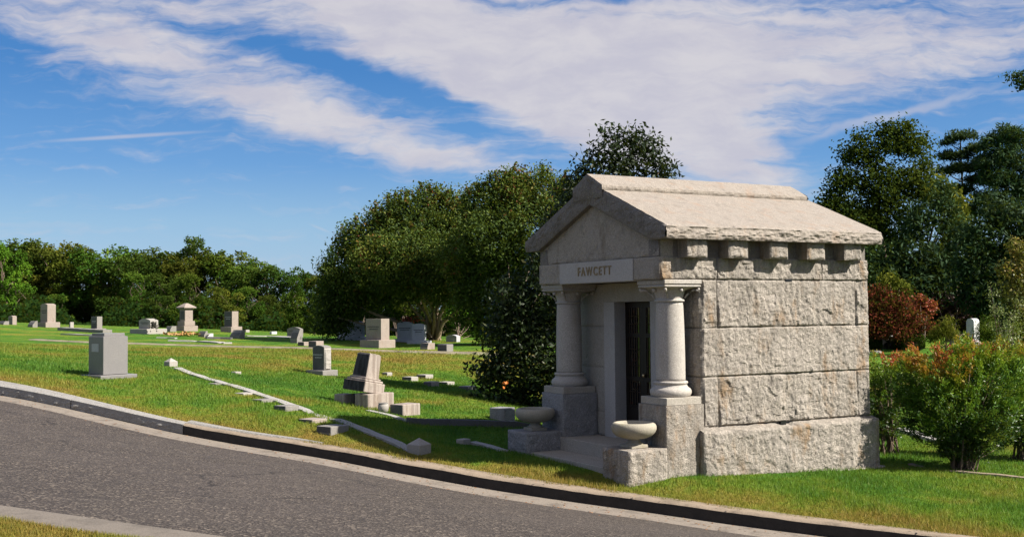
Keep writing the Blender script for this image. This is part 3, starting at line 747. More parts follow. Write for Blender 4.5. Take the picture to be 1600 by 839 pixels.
urn(2.905, 'shaded grey stone urn on the left pier of the steps, beside the dark tree')
# ivy-dark gap is the tree behind the open porch side

# ------------------------------------------------------------------ graves
RZ = R(51)
def wt(px, d, f, s_, rz):
    r = ray(px, 480)[:2]; r = r/np.linalg.norm(r); cf = abs(math.cos(rz)*r[0]+math.sin(rz)*r[1]); cs_ = abs(math.sin(rz)*r[0]-math.cos(rz)*r[1]); return f*d/F_/cf, s_*d/F_/cs_
def stone(name, px, py, d, label, cat='headstone', group=None, rz=RZ, tilt=None):
    e = empty(name, place(px, py, d), rz, label, cat, group)
    if tilt: e.rotation_euler = (tilt[0], tilt[1], rz)
    return e
def rbox(mb, hx, hy, z0, z1, bev=.012): return mb.box(-hx, hx, -hy, hy, z0, z1, bev)
def tablet_profile(hy, z0, z1, top='serp', n=14):
    pts = [(-hy, z0), (hy, z0)]
    for k in range(n+1):
        y = hy-2*hy*k/n; t = 1-abs(y/hy)
        if top == 'round': z = z1-(hy*.9)*(1-math.sqrt(max(0, 1-(y/hy)**2)))
        elif top == 'serp': z = z1-.10*hy*2*(y/hy)**2
        elif top == 'gable': z = z1-.28*hy*abs(y/hy)
        else: z = z1
        pts.append((y, z))
    return pts
def headstone(px, py, d, w, t, h, label, top='serp', mat=M_GRAVE, face=None, base=None, insc=True, group='headstones on the lawn', sink=.15, name='headstone', lines=2, rz=RZ):
    """tablet: w across its inscribed face, t thick, h high; base = (extra w, extra t, height)"""
    w, t = wt(px, d, w, t, rz)
    e = stone(name, px, py, d, label, 'headstone', group, rz)
    bz = 0
    if base:
        mb = MB(); rbox(mb, t/2+base[1], w/2+base[0], -sink, base[2], .012); mb.build('base', mat, e); bz = base[2]
    mb = MB(); mb.prism(tablet_profile(w/2, bz-(.0 if base else sink)+.001, h, top), 'x', -t/2, t/2); mb.build('tablet', mat, e)
    if face: # dark plate painting the shade on the tablet's left face
        mb = MB(); mb.prism(tablet_profile(w/2-.02, bz+.02, h-.02, top), 'x', -t/2-.004, -t/2+.01); mb.build('shaded_face', face, e)
    if insc:
        mb = MB(); zc_ = bz+(h-bz)*.62; ww = w*.36; lh = (h-bz)*.05
        for k in range(lines):
            y = -ww*(1-.25*k); 
            while y < ww*(1-.25*k):
                l = random.uniform(.35, .8)*lh*1.3; mb.box(-t/2-.008, -t/2+.003, y, y+l, zc_-k*lh*2.2-lh*.5, zc_-k*lh*2.2+lh*.5); y += l+lh*.5
        mb.build('inscription', M_GRAVED if not face else M_INSC, e)
    return e

# polished pedestal marker by the kerb
e = stone('granite_pedestal', 169, 588.5, 21.5, 'square polished grey granite pedestal with stepped top on a slab beside the kerb', 'monument')
mb = MB(); rbox(mb, .40, .40, -.2, .05, .008); mb.build('base_slab', M_STEEL, e)
mb = MB(); rbox(mb, .268, .268, .056, .80, .006); mb.build('shaft', M_STEEL, e)
mb = MB(); mb.add([(-.268,-.268,.80),(.268,-.268,.80),(.268,.268,.80),(-.268,.268,.80),(-.225,-.225,.812),(.225,-.225,.812),(.225,.225,.812),(-.225,.225,.812)], [(0,1,5,4),(1,2,6,5),(2,3,7,6),(3,0,4,7)]); mb.box(-.225,.225,-.225,.225,.81,.865,.006); mb.build('cap', M_STEEL, e)
mb = MB(); mb.box(-.274,-.262,-.10,.15,.50,.66,.002); mb.build('plaque', M_INSC, e)

# upright headstone with serpentine top
def rock_side_stone(px, py, d, w, t, h, label, top, group, base):
    e = headstone(px, py, d, w, t, h, label, top, M_GRAVE, M_GRAVED, base, True, group); w, t = wt(px, d, w, t, RZ)
    mb = MB(); rock_grid(mb, (-t/2+.004,-w/2-.002, base[2]+.01), (1,0,0), (0,0,1), t-.008, h-base[2]-.12*w-.03, (0,-1,0), .035, .03, px, .02); mb.build('rock_faced_side', M_GRAVEL_, e)  # sunlit side painted in the lighter granite
    return e
rock_side_stone(503, 584.5, 26, 18, 11, .69, 'grey arched headstone with pale rock faced side, standing left of the tilted monument', 'serp', 'headstones on the lawn', (.10,.13,.10))

# tilted broken monument
e = stone('tilted_monument', 572, 634, 21, 'blackened marble monument leaning right on a cracked plinth, its shaft cut off flat', 'monument')
mb = MB(); mb.box(-.31,.37,-.38,-.02,-.2,.25,.01); mb.build('plinth', M_MARBLE, e)
mb = MB(); mb.box(-.36,-.08,.22,.50,-.2,.23,.012); mb.build('plinth', M_MARBLE, e)
mb = MB(); mb.box(-.08,.30,.0,.38,-.2,.22,.012); mb.build('plinth', M_MARBLED, e)
lean = bpy.data.objects.new('shaft_base', None)
mb = MB(); mb.box(-.26,.27,-.29,.29,0,.20,.012); mb.box(-.235,.235,-.26,.26,.20,.245,.012); mb.box(-.20,.20,-.225,.225,.245,.28,.01)
o = mb.build('shaft_base', M_MARBLE, e); o.location = (0, .02, .235); LEAN = (R(-2), R(8), 0)
o.rotation_euler = (R(4), R(10), 0); o.location.z += .035; o.location.x -= .06
def taper(mb, hx0, hy0, hx1, hy1, z0, z1):
    vs = [(s*hx0, t*hy0, z0) for s, t in ((-1,-1),(1,-1),(1,1),(-1,1))]+[(s*hx1, t*hy1, z1) for s, t in ((-1,-1),(1,-1),(1,1),(-1,1))]
    mb.add(vs, [(3,2,1,0),(4,5,6,7),(0,1,5,4),(1,2,6,5),(2,3,7,6),(3,0,4,7)])
mb = MB(); taper(mb, .165, .19, .145, .17, .281, .72); mb.box(-.13,.13,-.15,.15,.72,.735,.004)
s_ = mb.build('shaft', M_MARBLE, e); s_.location = o.location; s_.rotation_euler = o.rotation_euler
mb = MB(); mb.add([(-.169,-.175,.30),(-.169,.175,.30),(-.152,.158,.70),(-.152,-.158,.70),(-.155,-.175,.30),(-.155,.175,.30),(-.138,.158,.70),(-.138,-.158,.70)], [(3,2,1,0),(0,1,5,4),(1,2,6,5),(2,3,7,6),(3,0,4,7)])
f_ = mb.build('inscribed_face', M_MARBLED, e); f_.location = o.location; f_.rotation_euler = o.rotation_euler
mb = MB(); mb.box(-.268,-.255,-.285,.285,.01,.195,.002); f_ = mb.build('base_face', M_MARBLED, e); f_.location = o.location; f_.rotation_euler = o.rotation_euler
e = stone('footstone', 634, 647, 20.2, 'low brownish stone block lying beside the tilted monument', 'footstone')
mb = MB(); mb.box(-.22,.24,-.14,.18,-.1,.19,.012); mb.build('block', M_MARBLE, e); mb = MB(); mb.box(-.224,-.215,-.135,.175,0,.18,.002); mb.build('shade_plate', M_GRAVED, e)  # dark plate paints the shade on the block's left end
e = stone('flower_vase', 599, 645, 20, 'small pale rounded stone vase between the tilted monument and the footstone', 'vase')
mb = MB(); mb.lathe([(.05,0),(.085,.03),(.10,.09),(.095,.15),(.075,.175),(.06,.17),(.05,.1)], n=20); mb.build('vase_body', M_GRAVEL_, e, True)
mb = MB(); mb.lathe([(.082,.165),(.09,.172),(.09,.182),(.08,.186),(.06,.18)], n=20, cap=False); mb.build('rim', M_GRAVE, e, True)

# border of the family plot: corner posts, long coping, markers set along it
def corner_post(px, py, d, s, label):
    e = stone('corner_post', px, py, d, label, 'corner post', 'pyramid capped corner posts of the plot')
    mb = MB(); rbox(mb, s, s, -.2, s*.95, .006); mb.build('block', M_GRAVEL_, e)
    mb = MB(); h0 = s*.95; h1 = h0+s*.75; mb.add([(-s,-s,h0),(s,-s,h0),(s,s,h0),(-s,s,h0),(0,0,h1)], [(0,1,4),(1,2,4),(2,3,4),(3,0,4)]); mb.build('pyramid_top', M_GRAVEL_, e)
corner_post(267, 572, 24, .105, 'small pale pyramid topped corner post at the upper end of the long border')
corner_post(655, 706, 16.3, .125, 'larger grey pyramid topped corner post in shade near the kerb')
def coping(name, pts, w, h, label, cat='border', mat=M_BORDER, cutlen=1.6, group=None):
    """long low border following the ground"""
    P = [np.array(place(*p)) for p in pts] if pts else [np.array((q[0], q[1], gz(q[0], q[1]))) for q in BORD]
    seg = []
    for a, b in zip(P[:-1], P[1:]):
        nn = max(1, int(np.linalg.norm(b-a)/.25))
        for k in range(nn): seg.append(a+(b-a)*k/nn)
    seg.append(P[-1]); seg = np.array(seg)
    mb = MB(); loc = seg[0].copy()
    acc = 0
    vs = []; fs = []
    for k, p in enumerate(seg):
        a = seg[max(k-1,0)]; b = seg[min(k+1,len(seg)-1)]; dv = (b-a)[:2]; dv /= np.linalg.norm(dv); nrm = np.array([-dv[1], dv[0]])*w/2
        z = gz(p[0], p[1])-loc[2]+.016*mn.noise(Vector((p[0]*2.3, p[1]*2.3, 5)))-(.03 if mn.noise(Vector((p[0]*1.1, p[1]*1.1, 8))) > .28 else 0); nrm = nrm*(1+.25*mn.noise(Vector((p[0]*3, p[1]*3, 1))))
        for s, zz_ in ((-1,-.12),(-1,h),(1,h),(1,-.12)):
            vs.append((p[0]+s*nrm[0]-loc[0], p[1]+s*nrm[1]-loc[1], z+zz_))
    for k in range(len(seg)-1):
        for i_ in range(3): fs.append((4*k+i_, 4*k+i_+1, 4*k+4+i_+1, 4*k+4+i_))
    fs += [(0,1,2,3), tuple(4*(len(seg)-1)+i_ for i_ in (3,2,1,0))]
    mb.add(vs, fs); o = mb.build(name, mat); o.location = loc; return tag(o, label, cat, group)
coping('plot_border', None, .16, .035, 'long straight pale stone border running down the lawn between the two corner posts')
def block_marker(px, py, d, hx, hy, h, label, mat=M_GRAVE, face=None, cat='grave marker', group='low block markers', slant=0, dz=0, name='grave_marker'):
    w_, t_ = wt(px, d, hy, hx, RZ); hy, hx = w_/2, t_/2; slant = min(slant, hx*1.3)
    e = stone(name, px, py, d, label, cat, group)
    mb = MB()
    if slant: mb.prism([(-hx, -.1), (hx, -.1), (hx, h), (-hx+slant, h), (-hx, h*.35)], 'y', -hy, hy)
    else: mb.box(-hx, hx, -hy, hy, -.1, h, .008)
    mb.build('block', mat, e)
    if face: 
        mb = MB(); 
        if slant: mb.add([(-hx-.003,-hy*.9,h*.37),(-hx-.003,hy*.9,h*.37),(-hx+slant-.003,hy*.9,h*.97),(-hx+slant-.003,-hy*.9,h*.97),(-hx+.01,-hy*.9,h*.3),(-hx+.01,hy*.9,h*.3),(-hx+slant+.01,hy*.9,h*.9),(-hx+slant+.01,-hy*.9,h*.9)], [(0,3,2,1),(4,5,6,7),(0,1,5,4),(2,3,7,6)])
        else: mb.box(-hx-.004, -hx+.01, -hy*.97, hy*.97, 0, h*.95, .001)
        mb.build('shade_plate', face, e)  # shade of the left side painted as a dark plate
    return e
GM = 'markers set along the plot border'
RB = math.atan2(-1, -b_sl*0+ .85)
block_marker(338, 600, 21.5, 14, 12, .02, 'flat marker nearly flush with the grass, highest along the long border', group=GM)
block_marker(383, 615, 20.4, 20, 14, .02, 'pale flat marker along the border, second from its upper end', M_GRAVEL_, group=GM)
block_marker(413, 626, 19.6, 24, 15, .035, 'wide flat grey marker touching the border just above the raised block', M_GRAVE, M_GRAVED, group=GM)
block_marker(448, 640, 18.5, 22, 18, .075, 'raised dark ended marker block on the grass side of the border', M_GRAVE, M_GRAVED, group=GM)
block_marker(489, 658, 17.9, 24, 22, .04, 'flat pinkish marker slab against the border between two raised blocks', M_GRAVEP, M_GRAVED, group=GM)
block_marker(520, 673, 17.3, 28, 22, .09, 'tallest raised marker block, lowest along the border near the shade', M_GRAVE, M_GRAVED, group=GM)
block_marker(369, 584, 24.8, 9, 7, .05, 'tiny pale marker alone on the grass right of the upper corner post', M_GRAVEL_)
for px, py, d, hx, hy, h, lab in ((605,586,28.5,8,8,.07,'low dark marker just right of the tilted monument shaft'),
    (641,594,27.5,11,14,.09,'left lower marker of the cluster of low blocks, dark face and pale end'),
    (664,590.5,28.2,12,14,.09,'upper marker of the cluster of low blocks on the lawn'),
    (674,602.5,26.3,12,12,.10,'lowest marker of the cluster, broken pale rock faced end'),
    (697,600,26.8,13,14,.06,'thin dark sloping marker right of centre in the cluster'),
    (731,607,26,13,15,.06,'rightmost marker of the cluster, near the dark tree')):
    block_marker(px, py, d, hx, hy, h, lab, M_GRAVEL_, M_GRAVED, group='cluster of low block markers')
block_marker(724, 693, 18.2, 12, 11, .08, 'small pale topped marker block in the mausoleum shade', M_GRAVEL_)
coping('plot_border', [(738,693,18.1),(763,699,17.9),(788,706,17.6)], .14, .035, 'short grey border stub in shade running to the left urn pier')
coping('plot_border', [(575,643,20.6),(610,651,20.0),(637,660,19.4)], .10, .03, 'thin brown sunken border line right below the tilted monument')
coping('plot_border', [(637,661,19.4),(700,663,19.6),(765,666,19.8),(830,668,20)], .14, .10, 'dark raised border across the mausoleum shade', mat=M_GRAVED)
e = stone('dark_block', 785, 655, 20.5, 'grey block stone half hidden under the dark tree left of the mausoleum', 'grave block')
mb = MB(); mb.box(-.16,.16,-.18,.18,-.1,.22,.01); mb.build('block', M_PIER, e)  # darker granite stands in for the tree's shade on the block

# far rows
HG = 'headstones of the far rows'
headstone(590, 543, 38, 24, 13, 1.0, 'tallest pale square headstone on a wide base at the path edge', 'flat', M_GRAVEP, None, (.10,.20,.27), group=HG)
headstone(556, 531, 44, 25, 4, .78, 'low domed grey headstone just left of the tallest pale one', 'serp', M_SHADE, None, (.35,.15,.14), group=HG)
headstone(634, 534, 43, 25, 3, .82, 'domed grey headstone topped with red flowers, right of the tallest', 'serp', M_SHADE, None, (.1,.1,.12), group=HG)
headstone(655, 537, 41, 20, 3, .78, 'bluish dark headstone beside the tree trunk with the open inscription panel', 'serp', M_SHADE, None, (.2,.1,.12), group=HG)
headstone(534, 529, 45, 13, 3, .36, 'small pale headstone at the left end of the shaded row', 'flat', M_SHADE, None, None, group=HG, lines=1)
headstone(708, 534, 42, 17, 6, .28, 'low wide grey headstone right of the tree trunk', 'serp', M_SHADE, None, None, group=HG, lines=1)
p = place(641, 534, 43)
e = empty('flower_saddle', (p[0], p[1], p[2]+.90), RZ, 'dark red flowers and leaves laid over the domed headstone', 'flowers')
def blob_cards(n, sx, sy, sz, l, w):
    c = rng.normal(0, 1, (n,3))*[sx,sy,sz]; a = rng.normal(0,1,(n,3)); a /= np.linalg.norm(a,axis=1)[:,None]
    b = np.cross(a, rng.normal(0,1,(n,3))); b /= np.linalg.norm(b,axis=1)[:,None]
    V = np.stack([c-a*l, c-b*w, c+a*l, c+b*w], 1).reshape(-1,3); return V, np.arange(4*n).reshape(-1,4)
V_, F2 = blob_cards(220, .10, .30, .06, .05, .035)
M_FLOW = leafmat('red flowers', [(0,(.03,.05,.015)),(.4,(.05,.08,.02)),(.5,(.30,.02,.03)),(1,(.45,.06,.08))], .2)
np_mesh('petals', V_, F2, M_FLOW, e, attrs={'tint': ('FACE', rng.random(220))})
for px, py, d, hx, hy, h, lab, m1, sl in (
    (463,536,42,8,10,.50,'dark slanted headstone behind the arched one, polished leaning face',M_GRAVE,.14),
    (476,540,39.5,11,9,.13,'pale low base block just below the slanted dark stone',M_GRAVEP,0),
    (494,543.5,38,11,11,.22,'pale cubic marker block at the path above the arched headstone',M_GRAVEP,0),
    (668,545.5,37,11,11,.20,'pale leaning marker block right of the tallest headstone',M_GRAVEP,.05),
    (696,549,35,10,14,.22,'bluish grey marker block at the path right of the leaning one',M_GRAVE,0),
    (371,528.5,43,9,15,.34,'slanted black faced double marker at the foot of the flat topped headstone',M_GRAVE,.20),
    (317,526.5,47,5,9,.24,'grey slant marker right of the flower heap',M_GRAVE,.1),
    (327,527.5,46,8,4,.17,'small white slant marker touching the grey slant marker',M_WHITE,.14),
    (267,518,52,9,7,.25,'small grey marker between the wide headstone and the tall capped monument',M_GRAVE,.1),
    (51,511,54,7,7,.30,'low slanted grey marker left of the tall rounded headstone',M_GRAVE,.2),
    (6,507,55,8,7,.17,'lowest pale marker at the far left end of the row',M_GRAVE,.08),
    (427,522,60,7,3,.12,'white flat marker in front of the woods beyond the path fork',M_WHITE,0),
    (386,519,60,5,2,.12,'cream marker right of the flat topped headstone by the woods',M_GRAVEL_,0)):
    block_marker(px, py, d, hx, hy, h, lab, m1, M_GRAVED if sl or py > 530 else None, group='low markers of the far rows', slant=sl)
headstone(75, 511, 55, 10, 12, 1.16, 'tallest stone at the far left, rounded pinkish granite on a rough base', 'serp', M_GRAVEP, None, (.14,.16,.24), group=HG)
headstone(19.5, 507, 56, 6, 6, .45, 'small pale upright stone near the far left bright tree', 'serp', M_GRAVEP, None, None, group=HG, lines=1)
headstone(111.5, 515, 52, 2, 5, .36, 'narrow short white stone beside the long flat ledger', 'flat', M_GRAVEL_, None, None, group=HG, lines=1)
headstone(151, 516.5, 50, 9, 8, .66, 'dark faced upright stone on the long ledger above the pedestal', 'flat', M_GRAVE, M_GRAVED, (.1,.15,.10), group=HG)
headstone(232, 521, 47, 17, 12, .64, 'wide white shouldered headstone on a broad dark base', 'serp', M_GRAVEL_, None, (.22,.30,.20), group=HG)
headstone(361.5, 519, 50, 12, 10, .98, 'flat topped pinkish upright stone with dark face near the woods', 'flat', M_GRAVEP, M_GRAVED, (.12,.14,.26), group=HG)
headstone(461, 526, 50, 20, 4, .42, 'dark low headstone in shade under the bright cypress', 'serp', M_GRAVE, None, None, group=HG, lines=1)
# capped monument
e = stone('capped_monument', 291, 517, 52, 'tall stepped granite monument with pyramidal cap in front of the woods', 'monument')
for k, (hx, hy, z0, z1, nm, b_) in enumerate(((.38,.38,-.1,.24,'base',.01),(.29,.29,.241,.46,'die_base',.02),(.215,.215,.461,1.02,'shaft',.01))):
    mb = MB(); rbox(mb, hx, hy, z0, z1, b_); mb.build(nm, M_GRAVEP, e)
mb = MB(); rbox(mb, .25, .25, 1.021, 1.06, .01); rbox(mb, .33, .33, 1.061, 1.11, .008); taper(mb, .33, .33, .06, .06, 1.109, 1.29); mb.build('cap', M_GRAVEP, e)
mb = MB(); mb.box(-.222,-.21,-.16,.16,.55,.93,.002); mb.build('panel', M_GRAVED, e)
e = stone('flower_heap', 288, 524.5, 48, 'heap of dried orange flowers and a tan wreath on the grass below the capped monument', 'flowers')
V_, F2 = blob_cards(260, .22, .55, .05, .07, .05); V_[:,2] = np.abs(V_[:,2])+.02
np_mesh('dried_petals', V_, F2, leafmat('dried flowers', [(0,(.22,.10,.03)),(.5,(.42,.25,.08)),(1,(.5,.36,.15))], .1), e, attrs={'tint': ('FACE', rng.random(260))})
mb = MB(); mb.tube([(.2*math.cos(t), .3*math.sin(t), .06) for t in np.linspace(0, 6.28, 20)], .04, 6); mb.build('wreath_ring', plain('straw', (.35,.22,.08)), e)
e = stone('dark_bouquet', 240, 522.5, 46, 'small dark bouquet standing on the base of the wide white headstone', 'flowers')
e.location.z += .2
V_, F2 = blob_cards(120, .07, .07, .09, .05, .03); V_[:,2] += .16
np_mesh('petals', V_, F2, plain('withered leaves', (.05,.045,.035)), e)
LG = 'flat ledger borders of the far rows'
coping('ledger_border', [(97,516,50.5),(130,518,49.3),(168,520,48.5)], .5, .14, 'long raised grey ledger in front of the dark faced stone', mat=M_GRAVE, group=LG)
coping('ledger_border', [(98,523,45),(150,525,44.3)], .25, .05, 'thin pale border strip just behind the polished pedestal', group=LG)
coping('ledger_border', [(264,533,40.5),(310,534,40),(356,537,39)], .35, .05, 'pale border strip on the grass below the flower heap', group=LG)
coping('ledger_border', [(322,529,43),(345,529.5,42.8),(362,530,42.6)], .35, .08, 'broken dark and pale edging left of the black faced double marker', mat=M_GRAVED, group=LG)
coping('ledger_border', [(384,525,48),(420,525.5,48),(458,527.5,47)], .6, .03, 'narrow sandy strip at the woods edge beyond the flat topped headstone', mat=M_BORDER, group=LG)
coping('ledger_border', [(245,528,44),(262,528.5,43.8),(275,529,43.6)], .2, .04, 'tiny pale edging left of the flower heap', group=LG)
# right side
coping('plot_border', [(1405,672,21.5),(1440,683,20.6),(1480,695,19.8)], .25, .06, 'pale border strip seen beneath the shrubs right of the mausoleum', mat=M_BORDER)
coping('plot_border', [(1422,726,17.0),(1500,738,16.5),(1560,744,16.2),(1620,750,16)], .12, .03, 'brown sunken border edge along the foot of the big shrub', mat=M_KTOP)
headstone(1521, 543, 46, 11, 8, 1.2, 'white marble slab with rounded top and dark stain above the big shrub', 'round', M_WHITE, None, (.12,.12,.10), insc=False, group='stones on the right lawn')
headstone(1492, 541, 47, 9, 6, .60, 'small brown stone left of the white marble slab', 'serp', M_GRAVEP, None, None, insc=False, group='stones on the right lawn')
headstone(1577, 546, 44, 7, 4, 1.0, 'narrow pale stone behind the yellow green young tree', 'round', M_GRAVEP, None, None, insc=False, group='stones on the right lawn')
e = stone('black_monument', 1391, 544, 46, 'low wide black polished monument with pale top between clipped hedges', 'monument')
e.rotation_euler = (0,0,R(4))
mb = MB(); mb.box(-.42,.42,-.2,.2,-.1,.48,.01); mb.build('die', M_BLACK, e)
mb = MB(); mb.box(-.48,.48,-.24,.24,.481,.515,.006); mb.build('coping', M_BORDER, e)
mb = MB(); mb.box(-.02,.06,-.206,-.198,.12,.32); mb.box(-.16,-.08,-.206,-.198,.10,.16); mb.box(.0,.0+.18,-.206,-.198,.08,.13); mb.build('engraving', M_INSC, e)
e = stone('white_stake', 1403, 556, 38, 'thin white stake standing on the lawn below the clipped hedge', 'stake')
mb = MB(); mb.tube([(0,0,-.1),(0,0,.2)], .012, 8); mb.build('post', M_WHITE, e); mb = MB(); mb.lathe([(.016,.2),(.016,.21),(0,.225)], n=8); mb.build('tip', M_WHITE, e)
coping('plot_border', [(1357,549,42),(1372,551,41)], .3, .06, 'short pale slab at the wall edge below the left hedge', mat=M_BORDER)
# ------------------------------------------------------------------ vegetation
def unit(v): return v/np.maximum(np.linalg.norm(v, axis=1), 1e-9)[:,None]
def leaf_cards(c, l, w, up=0.0, adir=None, droop=0.0):
    n = len(c)
    a = rng.normal(0, 1, (n,3)) if adir is None else adir+rng.normal(0, .45, (n,3))
    a[:,2] += up; a = unit(a)
    nn = rng.normal(0, 1, (n,3)); nn[:,2] += .8; b = unit(np.cross(a, nn))
    L_ = (l*rng.uniform(.65, 1.25, n))[:,None]; W2 = (w*rng.uniform(.65, 1.25, n))[:,None]
    V = np.stack([c-a*L_*.5, c-b*W2*.5, c+a*L_*.5, c+b*W2*.5], 1).reshape(-1,3)
    return V, np.arange(4*n, dtype=np.int32).reshape(-1,4)
def lobe_clumps(lobes, dens, shell=(.62,1.0), flat=None):
    """clump centres through the outer part of every lobe; dens = clumps per square metre of lobe surface"""
    out = []; T = []
    for k, (cx,cy,cz,rx,ry,rz) in enumerate(lobes):
        area = 4*math.pi*((rx*ry+rx*rz+ry*rz)/3); n_ = max(5, int(area*dens))
        d = unit(rng.normal(0,1,(n_,3))); r = rng.uniform(shell[0], shell[1], n_)**.7
        r *= 1+.22*np.array([mn.noise(Vector((*(x*2.2),))+Vector((k*3.7, cx, cz))) for x in d])
        out.append(np.array([cx,cy,cz])+d*r[:,None]*[rx,ry,rz]); T.append(np.full(n_, rng.random()))
    return np.concatenate(out), np.concatenate(T)
def make_tree(name, label, cat, base, lobes, leaf, mat, bark, dens=6, per=28, sig=.28, trunk_r=.12, stems=1, group=None, tint=(.25,.5,.25), tint_h=0.0, shell=(.55,1.0), shoots=0, limbs=True, twigs=0, up=0, sq=1.0, spread=.35, hollow=True, foliage_name='crown', tr_top=None, zcut=None):
    """base: ground point; lobes in metres relative to base; leaf=(length,width); tint=(lobe,clump,leaf) weights"""
    e = empty(name, base, 0, label, cat, group)
    C_, T_ = lobe_clumps(lobes, dens, shell)
    if zcut is not None: k_ = C_[:,2] > zcut; C_, T_ = C_[k_], T_[k_]
    if shoots:
        k_ = rng.choice(len(C_), min(len(C_), shoots), replace=False, p=(lambda q: q/q.sum())(np.maximum(C_[:,2]-np.percentile(C_[:,2], 60), 0)+1e-6))
        S = []; 
        for c in C_[k_]:
            h = rng.uniform(.25, .75)*sig*2.6; d = np.array([rng.normal(0,.3), rng.normal(0,.3), 1]); 
            for q in np.linspace(0, 1, 5): S.append(c+d*h*q+[0,0,sig*.4])
        S = np.array(S)
    N = len(C_)
    tc = rng.random(N)
    cs = sig*rng.uniform(.6, 1.35, N)
    idx = np.repeat(np.arange(N), per)
    P_ = C_[idx]+np.clip(rng.normal(0, 1, (len(idx),3)), -1.7, 1.7)*cs[idx][:,None]*[1,1,sq]
    tl = tint[0]*T_[idx]+tint[1]*tc[idx]+tint[2]*rng.random(len(idx))
    if shoots:
        i2 = np.repeat(np.arange(len(S)), max(3, per//5)); P2 = S[i2]+rng.normal(0, .3, (len(i2),3))*sig*.45
        P_ = np.concatenate([P_, P2]); tl = np.concatenate([tl, rng.uniform(.5, 1, len(P2))*sum(tint)])
    if zcut is not None: k_ = P_[:,2] > zcut*.6; P_, tl = P_[k_], tl[k_]
    zt = P_[:,2]; zn = (zt-zt.min())/(zt.max()-zt.min()+1e-6); tl = np.clip(tl+tint_h*(zn**1.5), 0, 1)
    V, F = leaf_cards(P_, leaf[0], leaf[1], up)
    np_mesh(foliage_name, V, F, mat, e, attrs={'tint': ('FACE', tl)})
    if bark is not None:
        mb = MB(); LB = np.array(lobes)
        top = Vector((LB[:,0].mean()*.6, LB[:,1].mean()*.6, tr_top if tr_top else LB[:,2].mean()))
        if stems == 1:
            pts = [Vector((0,0,-.2))+(top-Vector((0,0,-.2)))*q+Vector((mn.noise(Vector((q*3,1,base[0])))*.25*q, mn.noise(Vector((q*3,7,base[0])))*.25*q, 0)) for q in np.linspace(0,1,8)]
            mb.tube(pts, [trunk_r*(1.25 if q == 0 else 1-.62*q/7) for q in range(8)], 9)
            origin = pts[4]
            for l in lobes if limbs else []:
                tgt = Vector(l[:3])+Vector((0,0,-l[5]*.1)); k0 = min(7, max(2, int(7*min(.95,(tgt.z*.6)/max(top.z,.1))))); o_ = pts[k0]
                m_ = (o_+tgt)/2+Vector((rng.normal(0,.1), rng.normal(0,.1), -.05*tgt.z*rng.random())); 
                mb.tube([o_, (o_+m_)/2+Vector((0,0,.02)), m_, (m_+tgt)/2, tgt], [trunk_r*.5, trunk_r*.42, trunk_r*.32, trunk_r*.22, trunk_r*.1], 6)
        else:
            for s in range(stems):
                l = lobes[(s+2) % len(lobes)]; tgt = Vector(l[:3])+Vector(rng.normal(0, .3, 3)*np.array(l[3:]))
                an = rng.uniform(0, 6.28); b0 = Vector((math.cos(an)*trunk_r*1.6, math.sin(an)*trunk_r*1.6, -.1))
                m1 = b0.lerp(tgt, .3)*1.0; m1.x *= .45; m1.y *= .45
                mb.tube([b0, m1, b0.lerp(tgt, .65), tgt], [trunk_r, trunk_r*.8, trunk_r*.55, trunk_r*.2], 6)
        if twigs:
            k_ = rng.choice(N, min(N, twigs), replace=False)
            for c in C_[k_]:
                j = int(np.argmin(((LB[:,:3]-c)**2).sum(1))); o_ = Vector(LB[j,:3]); c = Vector(c)
                mb.tube([o_, o_.lerp(c, .5)+Vector(rng.normal(0,.05,3)), c+(c-o_)*.1], [trunk_r*.14, trunk_r*.09, trunk_r*.03], 4)
        mb.build('trunk' if stems == 1 else 'stems', bark, e, True)
    return e
def PL(base, d, lst, dep=.85):
    """lobes given where they stand in view -> metres round the base"""
    out = []
    for k, l in enumerate(lst):
        px, py, rx, rz = l[:4]; dd = d+(l[4] if len(l) > 4 else 0)
        p = G(px, py, dd); s = dd/F_
        out.append((p[0]-base[0], p[1]-base[1], p[2]-base[2], rx*s, max(rx, rz)*s*dep, rz*s))
    return out
# leaf colours
G_DARK = [(0,(.008,.020,.004)),(.35,(.024,.050,.008)),(.7,(.056,.092,.014)),(1,(.11,.135,.020))]
G_MID = [(0,(.018,.045,.006)),(.4,(.040,.082,.010)),(.75,(.100,.150,.018)),(1,(.19,.20,.025))]
G_BRI = [(0,(.035,.085,.012)),(.5,(.085,.19,.015)),(1,(.16,.28,.02))]
G_OLI = [(0,(.04,.060,.010)),(.5,(.095,.110,.015)),(1,(.18,.16,.020))]
G_RED = [(0,(.022,.006,.005)),(.5,(.080,.017,.012)),(1,(.22,.04,.02))]
G_BRN = [(0,(.035,.028,.012)),(.5,(.085,.05,.018)),(1,(.15,.075,.022))]
G_CRA = [(0,(.009,.022,.004)),(.4,(.026,.054,.007)),(.66,(.062,.105,.012)),(.88,(.12,.145,.016)),(.96,(.17,.12,.020)),(1,(.18,.06,.02))]
G_MAG = [(0,(.008,.016,.006)),(.5,(.018,.032,.010)),(.85,(.035,.055,.015)),(1,(.075,.060,.018))]
G_PIN = [(0,(.008,.026,.010)),(.5,(.020,.055,.016)),(1,(.050,.095,.020))]
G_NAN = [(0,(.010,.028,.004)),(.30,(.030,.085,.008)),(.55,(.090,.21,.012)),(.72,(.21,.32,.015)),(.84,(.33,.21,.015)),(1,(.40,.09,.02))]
G_YEL = [(0,(.06,.08,.015)),(.5,(.14,.15,.03)),(.8,(.26,.20,.03)),(1,(.30,.16,.03))]
def LMZ(): pass
